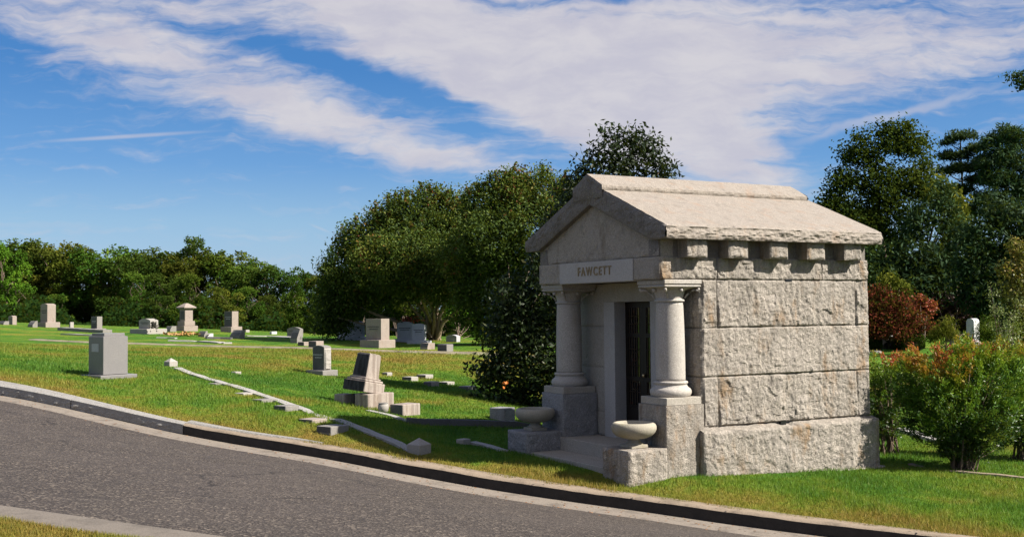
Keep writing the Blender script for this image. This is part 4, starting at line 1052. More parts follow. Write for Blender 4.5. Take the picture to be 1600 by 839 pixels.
L_DARK, L_MID, L_BRI, L_OLI, L_RED, L_BRN = [leafmat(n_, s_, .22, .8, .3, .03) for n_, s_ in (('dark leaves',G_DARK),('mid green leaves',G_MID),('bright green leaves',G_BRI),('olive leaves',G_OLI),('dark red leaves',G_RED),('bronze leaves',G_BRN))]
L_CRA = leafmat('crape myrtle leaves', G_CRA, .25, .65, objrand=.1, spec=.2); L_MAG = leafmat('glossy evergreen leaves', G_MAG, .1, .5, objrand=.05, spec=.2)
L_PIN = leafmat('pine needles', G_PIN, .15, .7, objrand=.15, spec=.15); L_NAN = leafmat('bamboo shrub leaves', G_NAN, .35, .45, objrand=.1); L_YEL = leafmat('yellowing leaves', G_YEL, .35, objrand=.05)
L_BRED = leafmat('bright red leaves', [(0,(.10,.02,.01)),(.5,(.30,.05,.02)),(1,(.45,.10,.04))], .3)

# --- far wood, every tree its own object, copied from a few built ones
def unit_lobes(kind, s):
    r_ = random.Random(s); L_ = []
    if kind == 'broad':
        for k in range(17):
            z = r_.uniform(.10, .92); rr = .26*math.sin(math.pi*min(1, (z+.18)*.78))+.02; a = k*2.4+r_.uniform(-.4,.4); q_ = r_.uniform(.07,.15)
            L_.append((rr*math.cos(a), rr*math.sin(a), z, q_, q_, q_*.75))
        L_.append((0,0,.45,.17,.17,.28))
    elif kind == 'loose':
        for k in range(11):
            z = r_.uniform(.40, .95); a = r_.uniform(0, 6.28); rr = r_.uniform(.05,.26)
            L_.append((rr*math.cos(a), rr*math.sin(a), z, r_.uniform(.06,.11), r_.uniform(.06,.11), r_.uniform(.04,.06)))
    else:
        for k in range(10):
            z = .10+.088*k; w_ = .25*(1-z)+.04; L_.append((r_.uniform(-.03,.03), r_.uniform(-.03,.03), z, w_, w_, .09))
    return L_
protos = {}
def proto(kind, mname, mat, s, n_leaf=(18, 70)):
    key = (kind, mname, s)
    if key not in protos:
        nm = {'broad': 'broadleaf_tree', 'loose': 'open_crowned_tree', 'cone': 'conical_tree'}[kind]
        e = make_tree(nm, 'tree', 'tree', (0,0,0), unit_lobes(kind, s), (.026,.018), mat, M_BARK, dens=n_leaf[1]*3.4, per=n_leaf[0], sig=.019, trunk_r=.018, tint=(.50,.28,.22), shell=(.82,1.0))
        protos[key] = [e, False]
    return protos[key]
def far_tree(kind, mname, mat, s, px, d, top_y, wid, label, group='trees of the far wood'):
    pr = proto(kind, mname, mat, s); e = pr[0]
    p = place(px, 512, d)
    ztop = G(px, top_y, d)[2]; h = (ztop-p[2])*1.07
    if pr[1]:
        c = e.copy(); COL.objects.link(c)
        for ch in e.children:
            q = ch.copy(); COL.objects.link(q); q.parent = c
        e = c
    pr[1] = True
    e.location = p; e.scale = (h*wid, h*wid, h); e.rotation_euler = (0, 0, random.uniform(0, 6.28)); tag(e, label, 'tree', group)
    return e
prof = [(-60,372),(0,378),(40,387),(100,392),(150,398),(200,402),(240,396),(290,404),(330,404),(360,416),(400,414),(440,428),(490,432),(560,436),(640,440),(760,440),(900,430)]
def top_at(px): return float(np.interp(px, [a for a,b in prof], [b for a,b in prof]))
marks = [(-40,'beyond the left end of the stones'),(20,'above the small far left upright stone'),(76,'above the tall rounded headstone'),(112,'above the narrow white stone'),(151,'above the dark faced stone on the ledger'),(190,'between the pedestal and the wide white headstone'),(232,'above the wide white shouldered headstone'),
 (262,'left of the capped monument'),(291,'straight behind the capped monument'),(325,'right of the capped monument'),(361,'behind the flat topped headstone'),(395,'right of the flat topped headstone'),(430,'left of the bright cypress'),(470,'behind the bright cypress'),(505,'where the wood meets the big rounded tree'),(560,'behind the shaded headstones'),(634,'behind the flower topped headstone'),(700,'behind the branching trunk'),(780,'behind the big rounded trees'),(860,'behind the portico')]
def mark(px): return min(marks, key=lambda m: abs(m[0]-px))[1]
used = {}
def uniq(lbl):
    used[lbl] = used.get(lbl, 0)+1
    return lbl
kinds = [('broad','dark',L_DARK),('broad','mid',L_MID),('broad','dark',L_DARK),('broad','olive',L_OLI),('broad','mid',L_MID)]
adj = {'dark':'dark green','mid':'mid green','olive':'olive green','bronze':'rusty brown'}
k = 0
for i_, px in enumerate([-45,-12,22,58,92,128,170,212,250,296,338,372,410,452,500,550,605,665,730,800,870]):
    kd = kinds[(i_*3+1) % 5]; px += random.uniform(-5,5)
    far_tree(kd[0], kd[1], kd[2], i_ % 2, px, random.uniform(112,120), top_at(px)+random.uniform(-9,12), random.uniform(1.15,1.4), 'tall %s back row tree %s' % (adj[kd[1]], mark(px)))
for i_, px in enumerate([-30,30,66,100,140,180,222,262,300,345,385,425,462,520,580,645,710,780,850]):
    kd = [('broad','mid',L_MID),('broad','dark',L_DARK),('broad','mid',L_MID),('broad','olive',L_OLI)][(i_*5+2) % 4]; px += random.uniform(-6,6)
    far_tree(kd[0], kd[1], kd[2], 2+i_ % 2, px, random.uniform(94,100), top_at(px)+random.uniform(24,44), random.uniform(1.0,1.3), '%s middle row tree %s' % (adj[kd[1]], mark(px)))
for i_, px in enumerate([-20,45,92,125,165,250,282,322,352,395,440,540,610,680,760,840]):
    kd = [('broad','dark',L_DARK),('broad','dark',L_DARK),('broad','mid',L_MID),('broad','dark',L_DARK)][i_ % 4]; px += random.uniform(-5,5)
    far_tree(kd[0], kd[1], kd[2], 4+i_ % 2, px, random.uniform(84,89), top_at(px)+random.uniform(58,74), random.uniform(1.2,1.7), '%s low front row tree %s' % (adj[kd[1]], mark(px)))
far_tree('broad','bronze',L_BRN, 6, 205, 83, 456, 1.0, 'rusty brown leaved small tree in the wood left of the wide white headstone', None)
far_tree('loose','dark',L_DARK, 7, 312, 118, 386, .85, 'tallest open crowned tree standing out above the wood left of centre', None)
far_tree('broad','bright',L_BRI, 8, 8, 78, 372, .9, 'bright green sunlit tree at the far left edge of the photo', None)
far_tree('cone','bright2',L_MID, 9, 465, 66, 428, .9, 'dense green cypress like tree left of the big rounded tree', None)
far_tree('cone','bright2',L_MID, 10, 492, 64, 452, .9, 'shorter cypress like bush at the right foot of the dense green one', None)
far_tree('cone','mid3',L_MID, 11, 515, 66, 375, .55, 'pale green pointed tree peeping out left of the big rounded tree', None)
# right side back wood
for i_, (px, ty, d) in enumerate([(960,420,100),(1040,420,98),(1120,415,102),(1200,410,98),(1270,400,95),(1330,395,92),(1390,385,90),(1450,380,92),(1510,375,95),(1570,370,92),(1630,365,90),(1690,360,90),(1750,360,95)]):
    kd = [('broad','dark',L_DARK),('broad','mid',L_MID)][i_ % 3 == 2]
    far_tree(kd[0], kd[1], kd[2], 12+i_ % 2, px, d, ty, 1.35, ['dark','mid green'][i_ % 3 == 2]+' far wood tree behind the '+['mausoleum roof','portico','mausoleum back wall','ridge of the mausoleum','rear corner of the mausoleum','red maple','black monument','big shrub','white marble slab','young yellow green tree','right edge trees','right edge of the photo','far right corner'][i_], 'trees of the wood on the right')
# dense undergrowth belt at the foot of the woods
n_ = 70000; az = rng.uniform(-.62, .62, n_); dd = rng.uniform(80, 112, n_); X_ = az*dd; Z_ = zlawn(X_, dd)+rng.uniform(0, 1, n_)**1.5*(1.5+.7*np.sin(az*37)+.7*np.sin(az*91+2))
V_, F2 = leaf_cards(np.c_[X_, dd, Z_], .34, .24)
tag(np_mesh('undergrowth', V_, F2, L_DARK, attrs={'tint': ('FACE', rng.random(n_)*.22)}), 'dark tangled undergrowth along the foot of the woods', 'undergrowth', kind='stuff')

# --- big crape myrtles
b = place(680, 531, 46)
make_tree('crape_myrtle', 'big rounded dark tree with rusty tips and open branching trunk behind the shaded headstones', 'tree', b,
    PL(b, 44.5, [(545,425,48,42),(530,455,30,38),(585,375,50,38),(640,350,55,42),(695,345,50,40),(735,370,45,45),(620,410,75,50,-1.5),(690,420,75,50,-1.5),(570,445,48,38),(630,440,60,28,.8),(720,435,50,36),(530,478,34,28),(520,505,28,20),(660,385,80,50),(600,340,24,16),(675,312,30,16),(545,385,22,22)]),
    (.125,.07), L_CRA, M_BARKP, dens=9, per=55, sig=.22, trunk_r=.11, stems=10, tint=(.22,.45,.38), tint_h=.12, shoots=110, twigs=60)
b = place(805, 548, 40)
make_tree('crape_myrtle', 'taller dark rounded tree with rusty tips reaching the mausoleum eave', 'tree', b,
    PL(b, 40, [(760,325,42,38),(800,305,42,36),(850,305,45,36),(775,380,60,50,-1),(840,370,60,60,-1),(760,440,50,50),(830,450,65,60),(800,290,22,16),(885,330,40,50),(740,480,34,36),(720,400,30,40),(800,510,60,35)]),
    (.115,.065), L_CRA, M_BARK, dens=10, per=55, sig=.21, trunk_r=.03, stems=3, tint=(.22,.45,.38), tint_h=.12, shoots=100)
# dark understory closing the view behind them
for i_, (px, d, ty) in enumerate([(515,66,455),(548,70,440),(585,64,430),(622,70,425),(655,66,425),(690,71,425),(728,65,425),(765,70,420),(805,66,420),(850,70,420),(895,68,420)]):
    far_tree('broad','dark',L_DARK, 4+i_ % 2, px, d, ty, 1.35, 'dark understory tree %s' % (mark(px)+(', nearer one' if i_ % 2 else ', low crowned')), 'dark understory trees behind the rounded ones')
# small shrubs under them
def bush(name, label, px, py, d, lst, leaf, mat, dens=14, per=24, sig=.12, stems=6, cat='shrub', tint=(.3,.4,.3), **kw):
    b = place(px, py, d)
    return make_tree(name, label, cat, b, PL(b, d, lst), leaf, mat, M_BARK, dens=dens, per=per, sig=sig, stems=stems, trunk_r=kw.pop('tr', .025), tint=tint, **kw)
bush('layered_shrub', 'yellow green layered shrub right of the branching trunk', 716, 530, 50, [(716,470,14,3),(712,482,16,3),(720,493,20,3),(724,505,18,3),(738,522,14,3)], (.14,.08), L_BRI, 16, 22, .11)
bush('green_bush', 'mid green bush in the gap left of the tallest headstone', 560, 528, 58, [(545,495,24,22),(575,488,18,16),(528,510,16,14)], (.16,.09), L_MID, 8, 22, .16)
bush('green_bush', 'small green bush between the tallest headstone and the flower topped one', 620, 528, 58, [(615,485,12,18),(636,480,10,12)], (.16,.09), L_MID, 8, 20, .16)
# --- evergreen magnolia beside the portico
b = place(915, 640, 24.5)
mg = make_tree('magnolia_tree', 'dark glossy evergreen hugging the mausoleum left side and rising over its roof', 'tree', b,
    PL(b, 24.5, [(988,240,44,34),(1030,268,30,18),(935,255,30,24),(965,290,60,36),(905,300,36,36),(890,370,50,60),(850,450,38,60),(925,420,80,80),(820,520,44,52),(800,580,44,36),(860,560,60,70),(815,618,34,22),(930,560,80,80),(765,585,26,18),(755,600,20,14),(795,630,36,20),(775,560,22,20),(800,475,36,44),(785,520,28,34),(748,575,14,12),(1015,235,20,14),(955,215,22,14)]),
    (.125,.055), L_MAG, M_BARK, dens=19, per=18, sig=.14, trunk_r=.07, tint=(.15,.4,.5), twigs=160, tr_top=3.4, shell=(.35,1.0), zcut=.12)
p = G(789, 600, 23.6); q_ = np.array(p)-np.array(b)
V_, F2 = leaf_cards(rng.normal(0, .045, (16,3))*.8+q_, .09, .04)
np_mesh('orange_leaf_cluster', V_, F2, plain('orange leaf', (.55,.17,.03), .5), mg)
# ivy-like sprigs are part of the tree seen through the porch side
# --- right hand trees
b = place(1390, 530, 62)
make_tree('broadleaf_tree', 'tall broadleaf tree with sparse pale top behind the rear of the roof', 'tree', b,
    PL(b, 62, [(1298,330,22,30),(1318,285,26,22),(1340,240,26,20),(1395,222,26,20),(1428,228,24,20),(1375,290,40,32),(1425,285,32,26),(1330,345,44,38),(1390,350,50,44),(1288,372,18,24),(1452,262,12,12),(1344,212,12,8),(1385,203,16,9),(1412,202,18,8),(1362,250,20,16),(1448,300,20,22)]),
    (.19,.12), L_DARK, M_BARK, dens=5, per=36, sig=.30, trunk_r=.13, tint=(.3,.4,.3), limbs=False, tr_top=5, shell=(.4,1))
b = place(1440, 535, 55)
make_tree('cedar_tree', 'broad blue green cedar in the middle of the right hand trees', 'tree', b,
    PL(b, 55, [(1440,350,26,26),(1475,335,24,26),(1500,375,26,30),(1470,300,16,16),(1425,400,42,28),(1455,425,44,30),(1420,450,55,30),(1460,470,52,28),(1370,430,40,50),(1340,450,40,50),(1400,490,70,26)]),
    (.30,.10), L_PIN, M_BARK, dens=4.2, per=26, sig=.27, trunk_r=.18, tint=(.3,.4,.3), up=-.3)
b = place(1320, 535, 66)
make_tree('broadleaf_tree', 'dark tree filling the gap right behind the eave of the mausoleum', 'tree', b,
    PL(b, 66, [(1310,400,50,45),(1350,390,50,50),(1290,440,40,50),(1370,440,50,40),(1320,480,60,30)]),
    (.30,.18), L_DARK, M_BARK, dens=3.0, per=26, sig=.34, trunk_r=.18)
def pine(px, py, d, label, pads, tr, mat=L_PIN, dens=7, sq=.5, ln=.34):
    b = place(px, py, d); lb = PL(b, d, pads, .9)
    e = make_tree('pine_tree', label, 'tree', b, lb, (ln,.07), mat, None, dens=dens, per=26, sig=.21, tint=(.3,.4,.3), up=.35, sq=sq, shell=(.2,1))
    mb = MB(); top = Vector((lb[0][0], lb[0][1], max(l[2] for l in lb)))
    pts = [Vector((0,0,-.2)).lerp(top, q) for q in np.linspace(0,1,10)]; mb.tube(pts, [tr*(1-.8*q/9) for q in range(10)], 8)
    for l in lb:
        t_ = Vector(l[:3]); o_ = Vector((0,0,0)).lerp(top, max(.15, min(.97, (t_.z-.4)/top.z)))
        mb.tube([o_, o_.lerp(t_, .6)+Vector((0,0,-.08)), t_], [tr*.28, tr*.18, tr*.06], 5)
        for s in range(5):
            v = t_+Vector((rng.normal(0,.6)*l[3], rng.normal(0,.6)*l[4], 0)); mb.tube([t_.lerp(o_,.3), v], [tr*.1, tr*.03], 4)
    mb.build('trunk', M_BARK, e, True); return e
pine(1516, 535, 64, 'open layered pine with horizontal branches against the sky', [(1500,213,24,6),(1483,222,12,5),(1520,232,26,6),(1494,243,26,6),(1535,252,22,6),(1505,262,30,7),(1478,268,14,5),(1530,280,30,8),(1500,295,26,8),(1540,310,26,10),(1510,330,30,12)], .17)
pine(1572, 540, 62, 'dense rounded pine rising tallest at the right edge', [(1573,208,26,12),(1553,222,22,12),(1592,222,24,14),(1568,243,36,14),(1545,258,24,12),(1595,262,26,18),(1565,282,38,16),(1600,300,30,24),(1550,310,26,14),(1580,330,44,20)], .2, dens=6, sq=.8)
b = place(1560, 545, 50)
make_tree('cedar_tree', 'massive dark cedar filling the lower right background', 'tree', b,
    PL(b, 50, [(1560,330,22,26),(1545,370,36,30),(1585,360,40,36),(1555,420,48,36),(1600,420,50,50),(1530,450,40,34),(1570,470,60,34),(1625,380,40,60),(1510,400,20,36),(1620,480,50,50)]),
    (.28,.09), L_PIN, M_BARK, dens=4.6, per=26, sig=.25, trunk_r=.2, tint=(.25,.3,.3))
b = place(1480, 540, 60)
make_tree('broadleaf_tree', 'yellowish broadleaf tree peeping between the cedars', 'tree', b,
    PL(b, 60, [(1490,330,16,30),(1500,365,22,30),(1475,390,20,24),(1495,420,24,24),(1470,300,16,24)]), (.26,.17), L_OLI, M_BARK, dens=3.2, per=22, sig=.3, trunk_r=.14)
# spruce outside the frame whose branch tip hangs into the top right corner
pine(1668, 545, 40, 'spruce whose dark branch tip hangs in at the top right corner', [(1668,60,14,8),(1640,118,26,5),(1610,122,12,4),(1588,118,6,2),(1596,129,6,2),(1603,136,4,2),(1690,160,40,8),(1660,210,30,10),(1680,270,40,12),(1690,330,50,14),(1700,400,50,16)], .16, dens=9, sq=.35, ln=.16)
# reds
bush('japanese_maple', 'dark red japanese maple spreading behind the right wall corner', 1392, 545, 44, [(1370,460,18,9),(1398,470,22,7),(1375,485,24,9),(1412,486,22,8),(1388,502,28,9),(1430,500,18,7),(1360,500,12,22),(1448,512,14,6),(1395,518,34,9),(1420,512,18,6)], (.11,.07), L_RED, 17, 20, .16, 7, 'tree', (.2,.4,.4), tint_h=.15, tr=.05)
bush('bright_red_bush', 'bright red leaved sprig of bush above the dark maple', 1445, 545, 47, [(1438,470,9,7),(1452,480,11,9),(1443,488,12,7),(1430,480,8,5)], (.12,.08), L_BRED, 30, 22, .08, 4)
bush('japanese_maple', 'very dark wine red tree in shade left of the white marble slab', 1490, 545, 54, [(1475,475,26,20),(1505,480,28,18),(1490,500,40,18),(1525,500,26,18),(1455,510,24,16)], (.15,.09), leafmat('wine leaves', [(0,(.012,.006,.006)),(1,(.05,.014,.012))], .1), 14, 20, .16, 6, 'tree')
bush('green_bush', 'yellow green bush rising behind the dark red maple', 1405, 545, 50, [(1388,440,12,10),(1402,450,18,12),(1395,470,22,12),(1418,462,12,10)], (.14,.09), L_OLI, 14, 22, .14)
# yellowing tree and slender young tree
bush('yellowing_tree', 'yellow and green leaved tree at the right edge behind the shrubs', 1604, 560, 35, [(1592,385,16,14),(1604,400,20,22),(1585,425,22,20),(1610,440,28,24),(1580,455,20,18),(1605,480,30,26)], (.10,.06), L_YEL, 20, 20, .13, 5, 'tree', (.2,.4,.4), tint_h=.25, tr=.05, twigs=40)
bush('slender_young_tree', 'slender young tree with pale green twigs left of the right edge', 1570, 575, 27, [(1550,455,6,12),(1556,480,10,14),(1580,495,14,12),(1562,510,18,14),(1592,470,9,9),(1575,535,20,16),(1550,545,16,14),(1585,520,12,14)], (.06,.026), leafmat('pale twig leaves', [(0,(.10,.15,.03)),(.6,(.22,.25,.09)),(1,(.38,.40,.22))], .35), 26, 14, .07, 8, 'tree', twigs=60, tr=.02)
bush('green_bush', 'dark green bush low at the right edge behind the shrubs', 1605, 610, 30, [(1590,530,22,26),(1610,560,30,30),(1575,570,18,20)], (.09,.05), L_MID, 24, 22, .1)
bush('feathery_conifer', 'fine feathery green bush right of the white marble slab', 1543, 548, 37, [(1543,512,14,18),(1538,528,18,14),(1550,530,14,12)], (.10,.02), L_MID, 40, 24, .09)
bush('ornamental_grass', 'spiky green tuft left of the small brown stone', 1478, 548, 39, [(1480,505,7,9),(1470,518,12,8),(1483,522,14,10),(1462,530,10,10)], (.22,.022), L_OLI, 40, 18, .09, up=1.2)
# clipped hedges
def hedge(px, py, d, hx, hy, h, label):
    e = empty('clipped_hedge', place(px, py, d), R(4), label, 'hedge', 'clipped hedges by the black monument')
    n_ = 9000; p = rng.uniform(-1, 1, (n_,3)); ax = rng.integers(0, 3, n_); s = np.sign(rng.uniform(-1,1,n_)); p[np.arange(n_), ax] = s*rng.uniform(.86, 1.02, n_)
    r_ = (np.abs(p)**4).sum(1)**.25; p /= np.maximum(r_, .9)[:,None]; p *= (1+.05*np.sin(p[:,[1,2,0]]*9))
    p = p*[hx, hy, h/2]+[0,0,h/2]; V, F = leaf_cards(p, .06, .035)
    np_mesh('foliage', V, F, L_MID, e, attrs={'tint': ('FACE', np.clip(rng.random(n_)*.55+.2*(p[:,2]/h), 0, 1))})
    mb = MB(); mb.box(-hx*.8, hx*.8, -hy*.8, hy*.8, .0, h*.85, .05); mb.build('branches', M_BARK, e)
hedge(1364, 546, 45, .30, .35, .60, 'small clipped hedge between the wall corner and the black monument')
hedge(1420, 546, 45, .56, .45, .62, 'larger clipped hedge right of the black monument')
# --- the feathery shrubs behind the mausoleum
def nandina(px, py, d, lst, label, stems=26, seed=0, nlow=1.0):
    b = place(px, py, d); lb = PL(b, d, lst, .9)
    e = empty('heavenly_bamboo', b, 0, label, 'shrub', 'feathery shrubs right of the mausoleum')
    C_, T_ = lobe_clumps(lb, 36, (.5, 1.05)); n = len(C_)
    per = 60; idx = np.repeat(np.arange(n), per)
    # each clump is a spray: leaflets set along an arching rachis
    d0 = unit(C_-np.array([0,0,.2])+rng.normal(0,.5,(n,3))); d0[:,2] = np.abs(d0[:,2])*.7+.1; d0 = unit(d0)
    t = rng.uniform(-.5, 1, len(idx)); ln = rng.uniform(.13, .26, n)
    P_ = C_[idx]+d0[idx]*(t*ln[idx])[:,None]+rng.normal(0, 1, (len(idx),3))*.028; P_[:,2] -= (t.clip(0)**2)*.05
    keep = P_[:,2] > .10; P_, idx2 = P_[keep], idx[keep]
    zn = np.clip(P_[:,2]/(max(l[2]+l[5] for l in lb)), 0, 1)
    tc = rng.random(n)
    redc = np.array([mn.noise(Vector((c[0]*1.3+seed, c[1]*1.3, c[2]*1.5))) for c in C_])
    outer = np.clip((np.linalg.norm(C_[:,:2], axis=1)), 0, 1)
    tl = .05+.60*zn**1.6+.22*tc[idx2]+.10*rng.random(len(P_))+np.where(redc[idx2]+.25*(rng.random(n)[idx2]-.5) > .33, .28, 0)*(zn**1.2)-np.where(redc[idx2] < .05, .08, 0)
    V, F = leaf_cards(P_, .056, .020, adir=d0[idx2])
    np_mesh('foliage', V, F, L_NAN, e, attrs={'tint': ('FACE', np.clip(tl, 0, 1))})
    mb = MB()
    for s in range(stems):
        an = rng.uniform(0, 6.28); r0 = rng.uniform(.03, .22); b0 = Vector((math.cos(an)*r0, math.sin(an)*r0, -.05))
        c = Vector(C_[rng.integers(n)]); m_ = b0.lerp(c, .5); m_.x *= .8; m_.y *= .8; m_.z *= 1.1
        mb.tube([b0, b0.lerp(m_, .5)+Vector(rng.normal(0,.015,3)), m_, c], [.014, .012, .009, .004], 5)
    mb.build('stems', M_BARK, e, True); return e
nandina(1502, 733, 16.8, [(1495,585,62,42),(1450,610,48,44),(1545,600,50,46),(1500,560,40,26),(1432,575,28,24),(1560,565,36,26),(1500,640,80,44),(1470,665,55,32),(1530,670,55,34),(1575,640,34,40),(1425,620,22,26),(1500,700,38,20)], 'largest feathery green and orange shrub right of the mausoleum', 46, 0)
nandina(1388, 710, 18.4, [(1378,585,24,28),(1392,620,30,34),(1370,640,26,36),(1400,575,20,16),(1385,665,24,28)], 'narrow dark feathery shrub tucked against the mausoleum rear corner', 26, 5)
nandina(1600, 718, 17.9, [(1600,580,40,30),(1625,620,44,46),(1590,640,34,40),(1610,560,30,18),(1620,670,40,30),(1580,680,26,20)], 'feathery shrub with reddish leaves cut by the right edge', 30, 9)
nandina(1440, 640, 26, [(1415,562,16,8),(1438,572,20,8)], 'lower feathery shrub behind the gap left of the largest one', 14, 12)

# ------------------------------------------------------------------ grass blades
def blades(n, name, X, Y, Zf, hmin, hmax, wd, label=None, extra=None):
    keep = np.ones(len(X), bool)
    # mausoleum footprint
    u = (X-1.9925)*math.sin(TH)+(Y-15)*math.cos(TH); v = -(X-1.9925)*math.cos(TH)+(Y-15)*math.sin(TH)
    keep &= ~((u > .0) & (u < 3.93) & (v > -.05) & (v < 3.22)); keep &= ~((u > -.57) & (u < .1) & (v > -.03) & (v < 3.2)); keep &= ~((u > .6) & (u < 3.94) & (v > -.125) & (v < 3.3))
    for o in list(COL.objects):
        if o.get('category') in ('headstone','monument','footstone','grave marker','corner post','grave block') and o.location.y < 45:
            r_ = .22 if o['category'] in ('grave marker','corner post') else .3
            keep &= ~(((X-o.location.x)**2+(Y-o.location.y)**2) < r_*r_)
    X, Y = X[keep], Y[keep]; Z_ = Zf(X, Y); n = len(X)
    patch = np.array([mn.noise(Vector((x*.8, y*.8, 0))) for x, y in zip(X[::1], Y[::1])]) if n < 900000 else np.zeros(n)
    h = rng.uniform(hmin, hmax, n)*(1+.7*patch); dist = np.hypot(X, Y); w_ = wd*np.clip(dist/16, .8, 2.2)*rng.uniform(.7, 1.3, n)
    an = rng.uniform(0, 2*math.pi, n); lean = rng.uniform(0, .75, n)*h; a2 = rng.uniform(0, 2*math.pi, n)
    bx, by = np.cos(an)*w_/2, np.sin(an)*w_/2
    V = np.empty((n,3,3)); V[:,0] = np.c_[X-bx, Y-by, Z_-.01]; V[:,1] = np.c_[X+bx, Y+by, Z_-.01]; V[:,2] = np.c_[X+np.cos(a2)*lean, Y+np.sin(a2)*lean, Z_+h]
    o = np_mesh(name, V.reshape(-1,3), np.arange(3*n).reshape(-1,3), M_BLADE, nper=3, attrs={'tint': ('FACE', rng.random(n))})
    return tag(o, label, 'grass', kind='stuff')
N_ = 620000
Yd = 11.5*np.exp(rng.uniform(0, 1, N_)*math.log(34/11.5)); sx = rng.uniform(-.56, .56, N_); Xd_ = sx*Yd
ok = Yd > kY(Xd_)+KW-np.where(Xd_ > X_T, .12, -.01)+.06*np.sin(Xd_*9)*(Xd_ > X_T)+.03*np.sin(Xd_*23); 
blades(N_, 'lawn_grass', Xd_[ok], Yd[ok], lambda x, y: zlawn(x, y), .025, .062, .011, 'short green and brown lawn grass around the graves')
n2 = 90000
Xn = rng.uniform(-5.2, -.5, n2); Yn = mY(Xn)-.47-rng.uniform(0, 1, n2)**1.3*2.2
zn_ = lambda x, y: zm(x)+.012
blades(n2, 'verge_grass', Xn, Yn, zn_, .02, .05, .009, 'dry brownish verge grass at the bottom left corner')
# scattered fallen leaves along gutter and lawn edge
nl = 500; Xl = rng.uniform(-9, 6, nl); off = rng.normal(-.35, .28, nl); Yl = kY(Xl)+off
Zl = np.where(off > .0, np.maximum(zkb(Xl), zkf(Xl))+.02, np.where(off > -GUTW, zgut(Xl)+.006, zroad(Xl, Yl)+.006)); 
V_, F2 = leaf_cards(np.c_[Xl, Yl, Zl], .045, .03); 
c_ = np.repeat(Zl, 4); V_[:,2] = c_+(V_[:,2]-c_)*.15
tag(np_mesh('fallen_leaves', V_, F2, leafmat('fallen leaves', [(0,(.20,.09,.03)),(.6,(.33,.16,.07)),(1,(.30,.24,.14))], .1), attrs={'tint': ('FACE', rng.random(nl))}), 'scattered dry leaves along the gutter and road edge', 'fallen leaves', kind='stuff')

# ------------------------------------------------------------------ light and sky
SUN = Vector((.955, -.297, math.tan(R(40.5)))).normalized()
sl = bpy.data.lights.new('sun', 'SUN'); sl.energy = 5.0; sl.angle = R(.53); sl.color = (1.0, .93, .83)
so = bpy.data.objects.new('sun', sl); COL.objects.link(so); so.rotation_euler = SUN.to_track_quat('Z', 'Y').to_euler()
w = bpy.data.worlds.new('World'); sc.world = w; w.use_nodes = True
t = NT('', world=True)
sky = t.n('ShaderNodeTexSky', sky_type='NISHITA'); sky.sun_disc = False; sky.sun_elevation = math.asin(SUN.z); sky.sun_rotation = math.atan2(SUN.x, SUN.y)
sky.air_density = 1.0; sky.dust_density = .35; sky.ozone_density = 2.2; sky.altitude = 200
skyn = t.n('ShaderNodeHueSaturation', {'Color': sky.outputs[0], 'Hue': .5, 'Saturation': 1.2, 'Value': 1.0}).outputs[0]
dirv = t.n('ShaderNodeTexCoord').outputs['Generated']; s3 = t.n('ShaderNodeSeparateXYZ', {0: dirv})
dx, dy, dz = s3.outputs[0], s3.outputs[1], s3.outputs[2]
KS = 5.8
skyr = t.ramp(dz, [(0,(.36*KS/10,.54*KS/10,.82*KS/10)),(.08,(.27*KS/10,.49*KS/10,.78*KS/10)),(.13,(.12*KS/10,.335*KS/10,.73*KS/10)),(.21,(.042*KS/10,.215*KS/10,.60*KS/10)),(.35,(.03*KS/10,.17*KS/10,.50*KS/10)),(1,(.02*KS/10,.10*KS/10,.36*KS/10))])
skyr = t.n('ShaderNodeVectorMath', {0: skyr, 1: (10,10,10)}, operation='MULTIPLY').outputs[0]
skyc = t.mix(.8, skyn, skyr)
yy = t.math('MAXIMUM', dy, .02)
A_ = t.math('DIVIDE', dx, yy); B_ = t.math('DIVIDE', dz, yy)     # bearing and height of a sky direction
pxn = t.math('MULTIPLY_ADD', A_, 17.39, 8.0); pyn = t.math('SUBTRACT', t.math('MULTIPLY_ADD', A_, -.158, 4.854), t.math('MULTIPLY', B_, 17.35))
P2 = t.n('ShaderNodeCombineXYZ', {0: pxn, 1: pyn, 2: 0}).outputs[0]
# wind-combed warp
zc = t.math('MAXIMUM', dz, .05)
pl = t.n('ShaderNodeCombineXYZ', {0: t.math('DIVIDE', dx, t.math('ADD', zc, .10)), 1: t.math('DIVIDE', dy, t.math('ADD', zc, .10)), 2: 0}).outputs[0]
wn = t.n('ShaderNodeTexNoise', {'Vector': P2, 'Scale': .55, 'Detail': 4, 'Roughness': .6})
wv = t.n('ShaderNodeVectorMath', {0: wn.outputs['Color'], 1: (.5,.5,.5)}, operation='SUBTRACT').outputs[0]
P3 = t.n('ShaderNodeVectorMath', {0: wv, 1: (1.1,.7,0), 2: P2}, operation='MULTIPLY_ADD').outputs[0]
def ell(P, cx, cy, a, b, rot, wt):
    mp = t.n('ShaderNodeMapping', {'Vector': P, 'Location': (cx/100,cy/100,0), 'Rotation': (0,0,R(rot)), 'Scale': (a/100,b/100,1)}, vector_type='TEXTURE')
    s = t.n('ShaderNodeSeparateXYZ', {0: mp.outputs[0]})
    q = t.math('ADD', t.math('MULTIPLY', s.outputs[0], s.outputs[0]), t.math('MULTIPLY', s.outputs[1], s.outputs[1]))
    return t.math('MULTIPLY', t.math('EXPONENT', t.math('MULTIPLY', t.math('POWER', q, 1.5), -1)), wt)
F = None
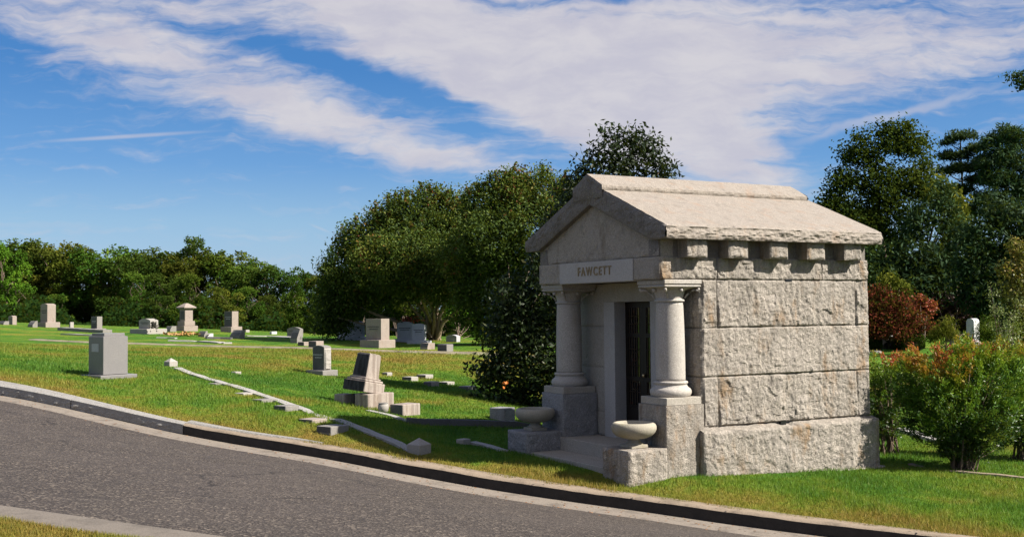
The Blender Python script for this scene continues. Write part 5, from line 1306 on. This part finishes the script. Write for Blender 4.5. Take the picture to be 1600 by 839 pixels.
for e_ in [(960,60,430,125,2,1.25),(1060,205,150,90,30,1.1),(1180,265,75,60,20,.7),(1000,150,220,100,0,.8),(760,110,240,62,17,.9),(1390,80,260,80,-12,.62),(1560,50,170,70,-10,.38),
           (130,15,240,60,8,.80),(250,70,260,40,12,.30),(330,130,300,50,15,.82),(560,205,230,34,14,.85),(700,246,90,17,6,.55),(560,20,280,50,5,.85),(900,215,130,22,15,.5),
           (600,125,230,17,14,-.9),(770,192,90,16,12,-.5),(330,40,130,14,10,-.35),(930,-6,160,9,0,-.7),(1120,232,26,14,0,-.25),(1440,150,170,16,-16,-.3),(10,68,70,7,5,-.4)]:
    v_ = ell(P3, *e_); F = v_ if F is None else t.math('ADD', F, v_)
# comb texture
mpc = t.n('ShaderNodeMapping', {'Vector': P3, 'Rotation': (0,0,R(-14)), 'Scale': (.5,3.6,1)})
comb = t.noise(mpc.outputs[0], 1.0, 7, .62, .6)
mpd = t.n('ShaderNodeMapping', {'Vector': P3, 'Rotation': (0,0,R(8)), 'Scale': (1.6,4.5,1)})
rip = t.noise(mpd.outputs[0], 1.3, 5, .6, .3)
dens = t.math('ADD', F, t.math('MULTIPLY', t.math('SUBTRACT', comb, .5), 2.3)); dens = t.math('ADD', dens, t.math('MULTIPLY', t.math('SUBTRACT', rip, .5), 1.1))
dens = t.n('ShaderNodeMapRange', {'Value': dens, 'From Min': -.05, 'From Max': 1.5, 'To Min': 0, 'To Max': 1}, interpolation_type='SMOOTHSTEP').outputs[0]
# condensation trails
tr_ = t.math('ADD', ell(P2, 195, 213, 115, 3.2, -3.5, .55), ell(P3, 1400, 180, 165, 8, -17, .55)); tr_ = t.math('ADD', tr_, ell(P2, 500, 357, 16, 2, 22, .3)); tr_ = t.math('ADD', tr_, ell(P3, 60, 352, 90, 5, 3, .12))
tr_ = t.math('MULTIPLY', tr_, t.math('MULTIPLY_ADD', comb, .9, .5))
dens = t.math('MAXIMUM', dens, tr_)
front = t.step(dy, .15, .4)
elsewhere = t.math('MULTIPLY', t.step(t.noise(pl, .6, 6, .6), .33, .6), t.step(dz, .02, .3))  # unseen clouds behind the camera, spread wider for a more neutral fill
dens = t.math('ADD', t.math('MULTIPLY', dens, front), t.math('MULTIPLY', elsewhere, t.math('SUBTRACT', 1, front)))
dens = t.math('MULTIPLY', dens, t.step(dz, -.02, .06), clamp=True)
CB = 4.7
tone = t.mix(t.step(t.noise(mpd.outputs[0], .5, 5, .6), .3, .7), (CB*.84,CB*.81,CB*.91), (CB*1.0,CB*.955,CB*.985))
cl = t.mix(t.math('MULTIPLY', dens, .90), skyc, tone)
t.n('ShaderNodeOutputWorld', {'Surface': t.n('ShaderNodeBackground', {'Color': cl, 'Strength': .0635})})
sc.view_settings.view_transform = 'Standard'; sc.view_settings.look = 'None'; sc.view_settings.gamma = 1; sc.view_settings.use_curve_mapping = False
sc.view_settings.exposure = 1.26
sc.cycles.max_bounces = 6; sc.cycles.diffuse_bounces = 3; sc.cycles.glossy_bounces = 2; sc.cycles.transmission_bounces = 2; sc.cycles.transparent_max_bounces = 4
sc.cycles.use_denoising = True; sc.cycles.use_adaptive_sampling = True; sc.cycles.adaptive_threshold = .02
sc.cycles.caustics_reflective = False; sc.cycles.caustics_refractive = False
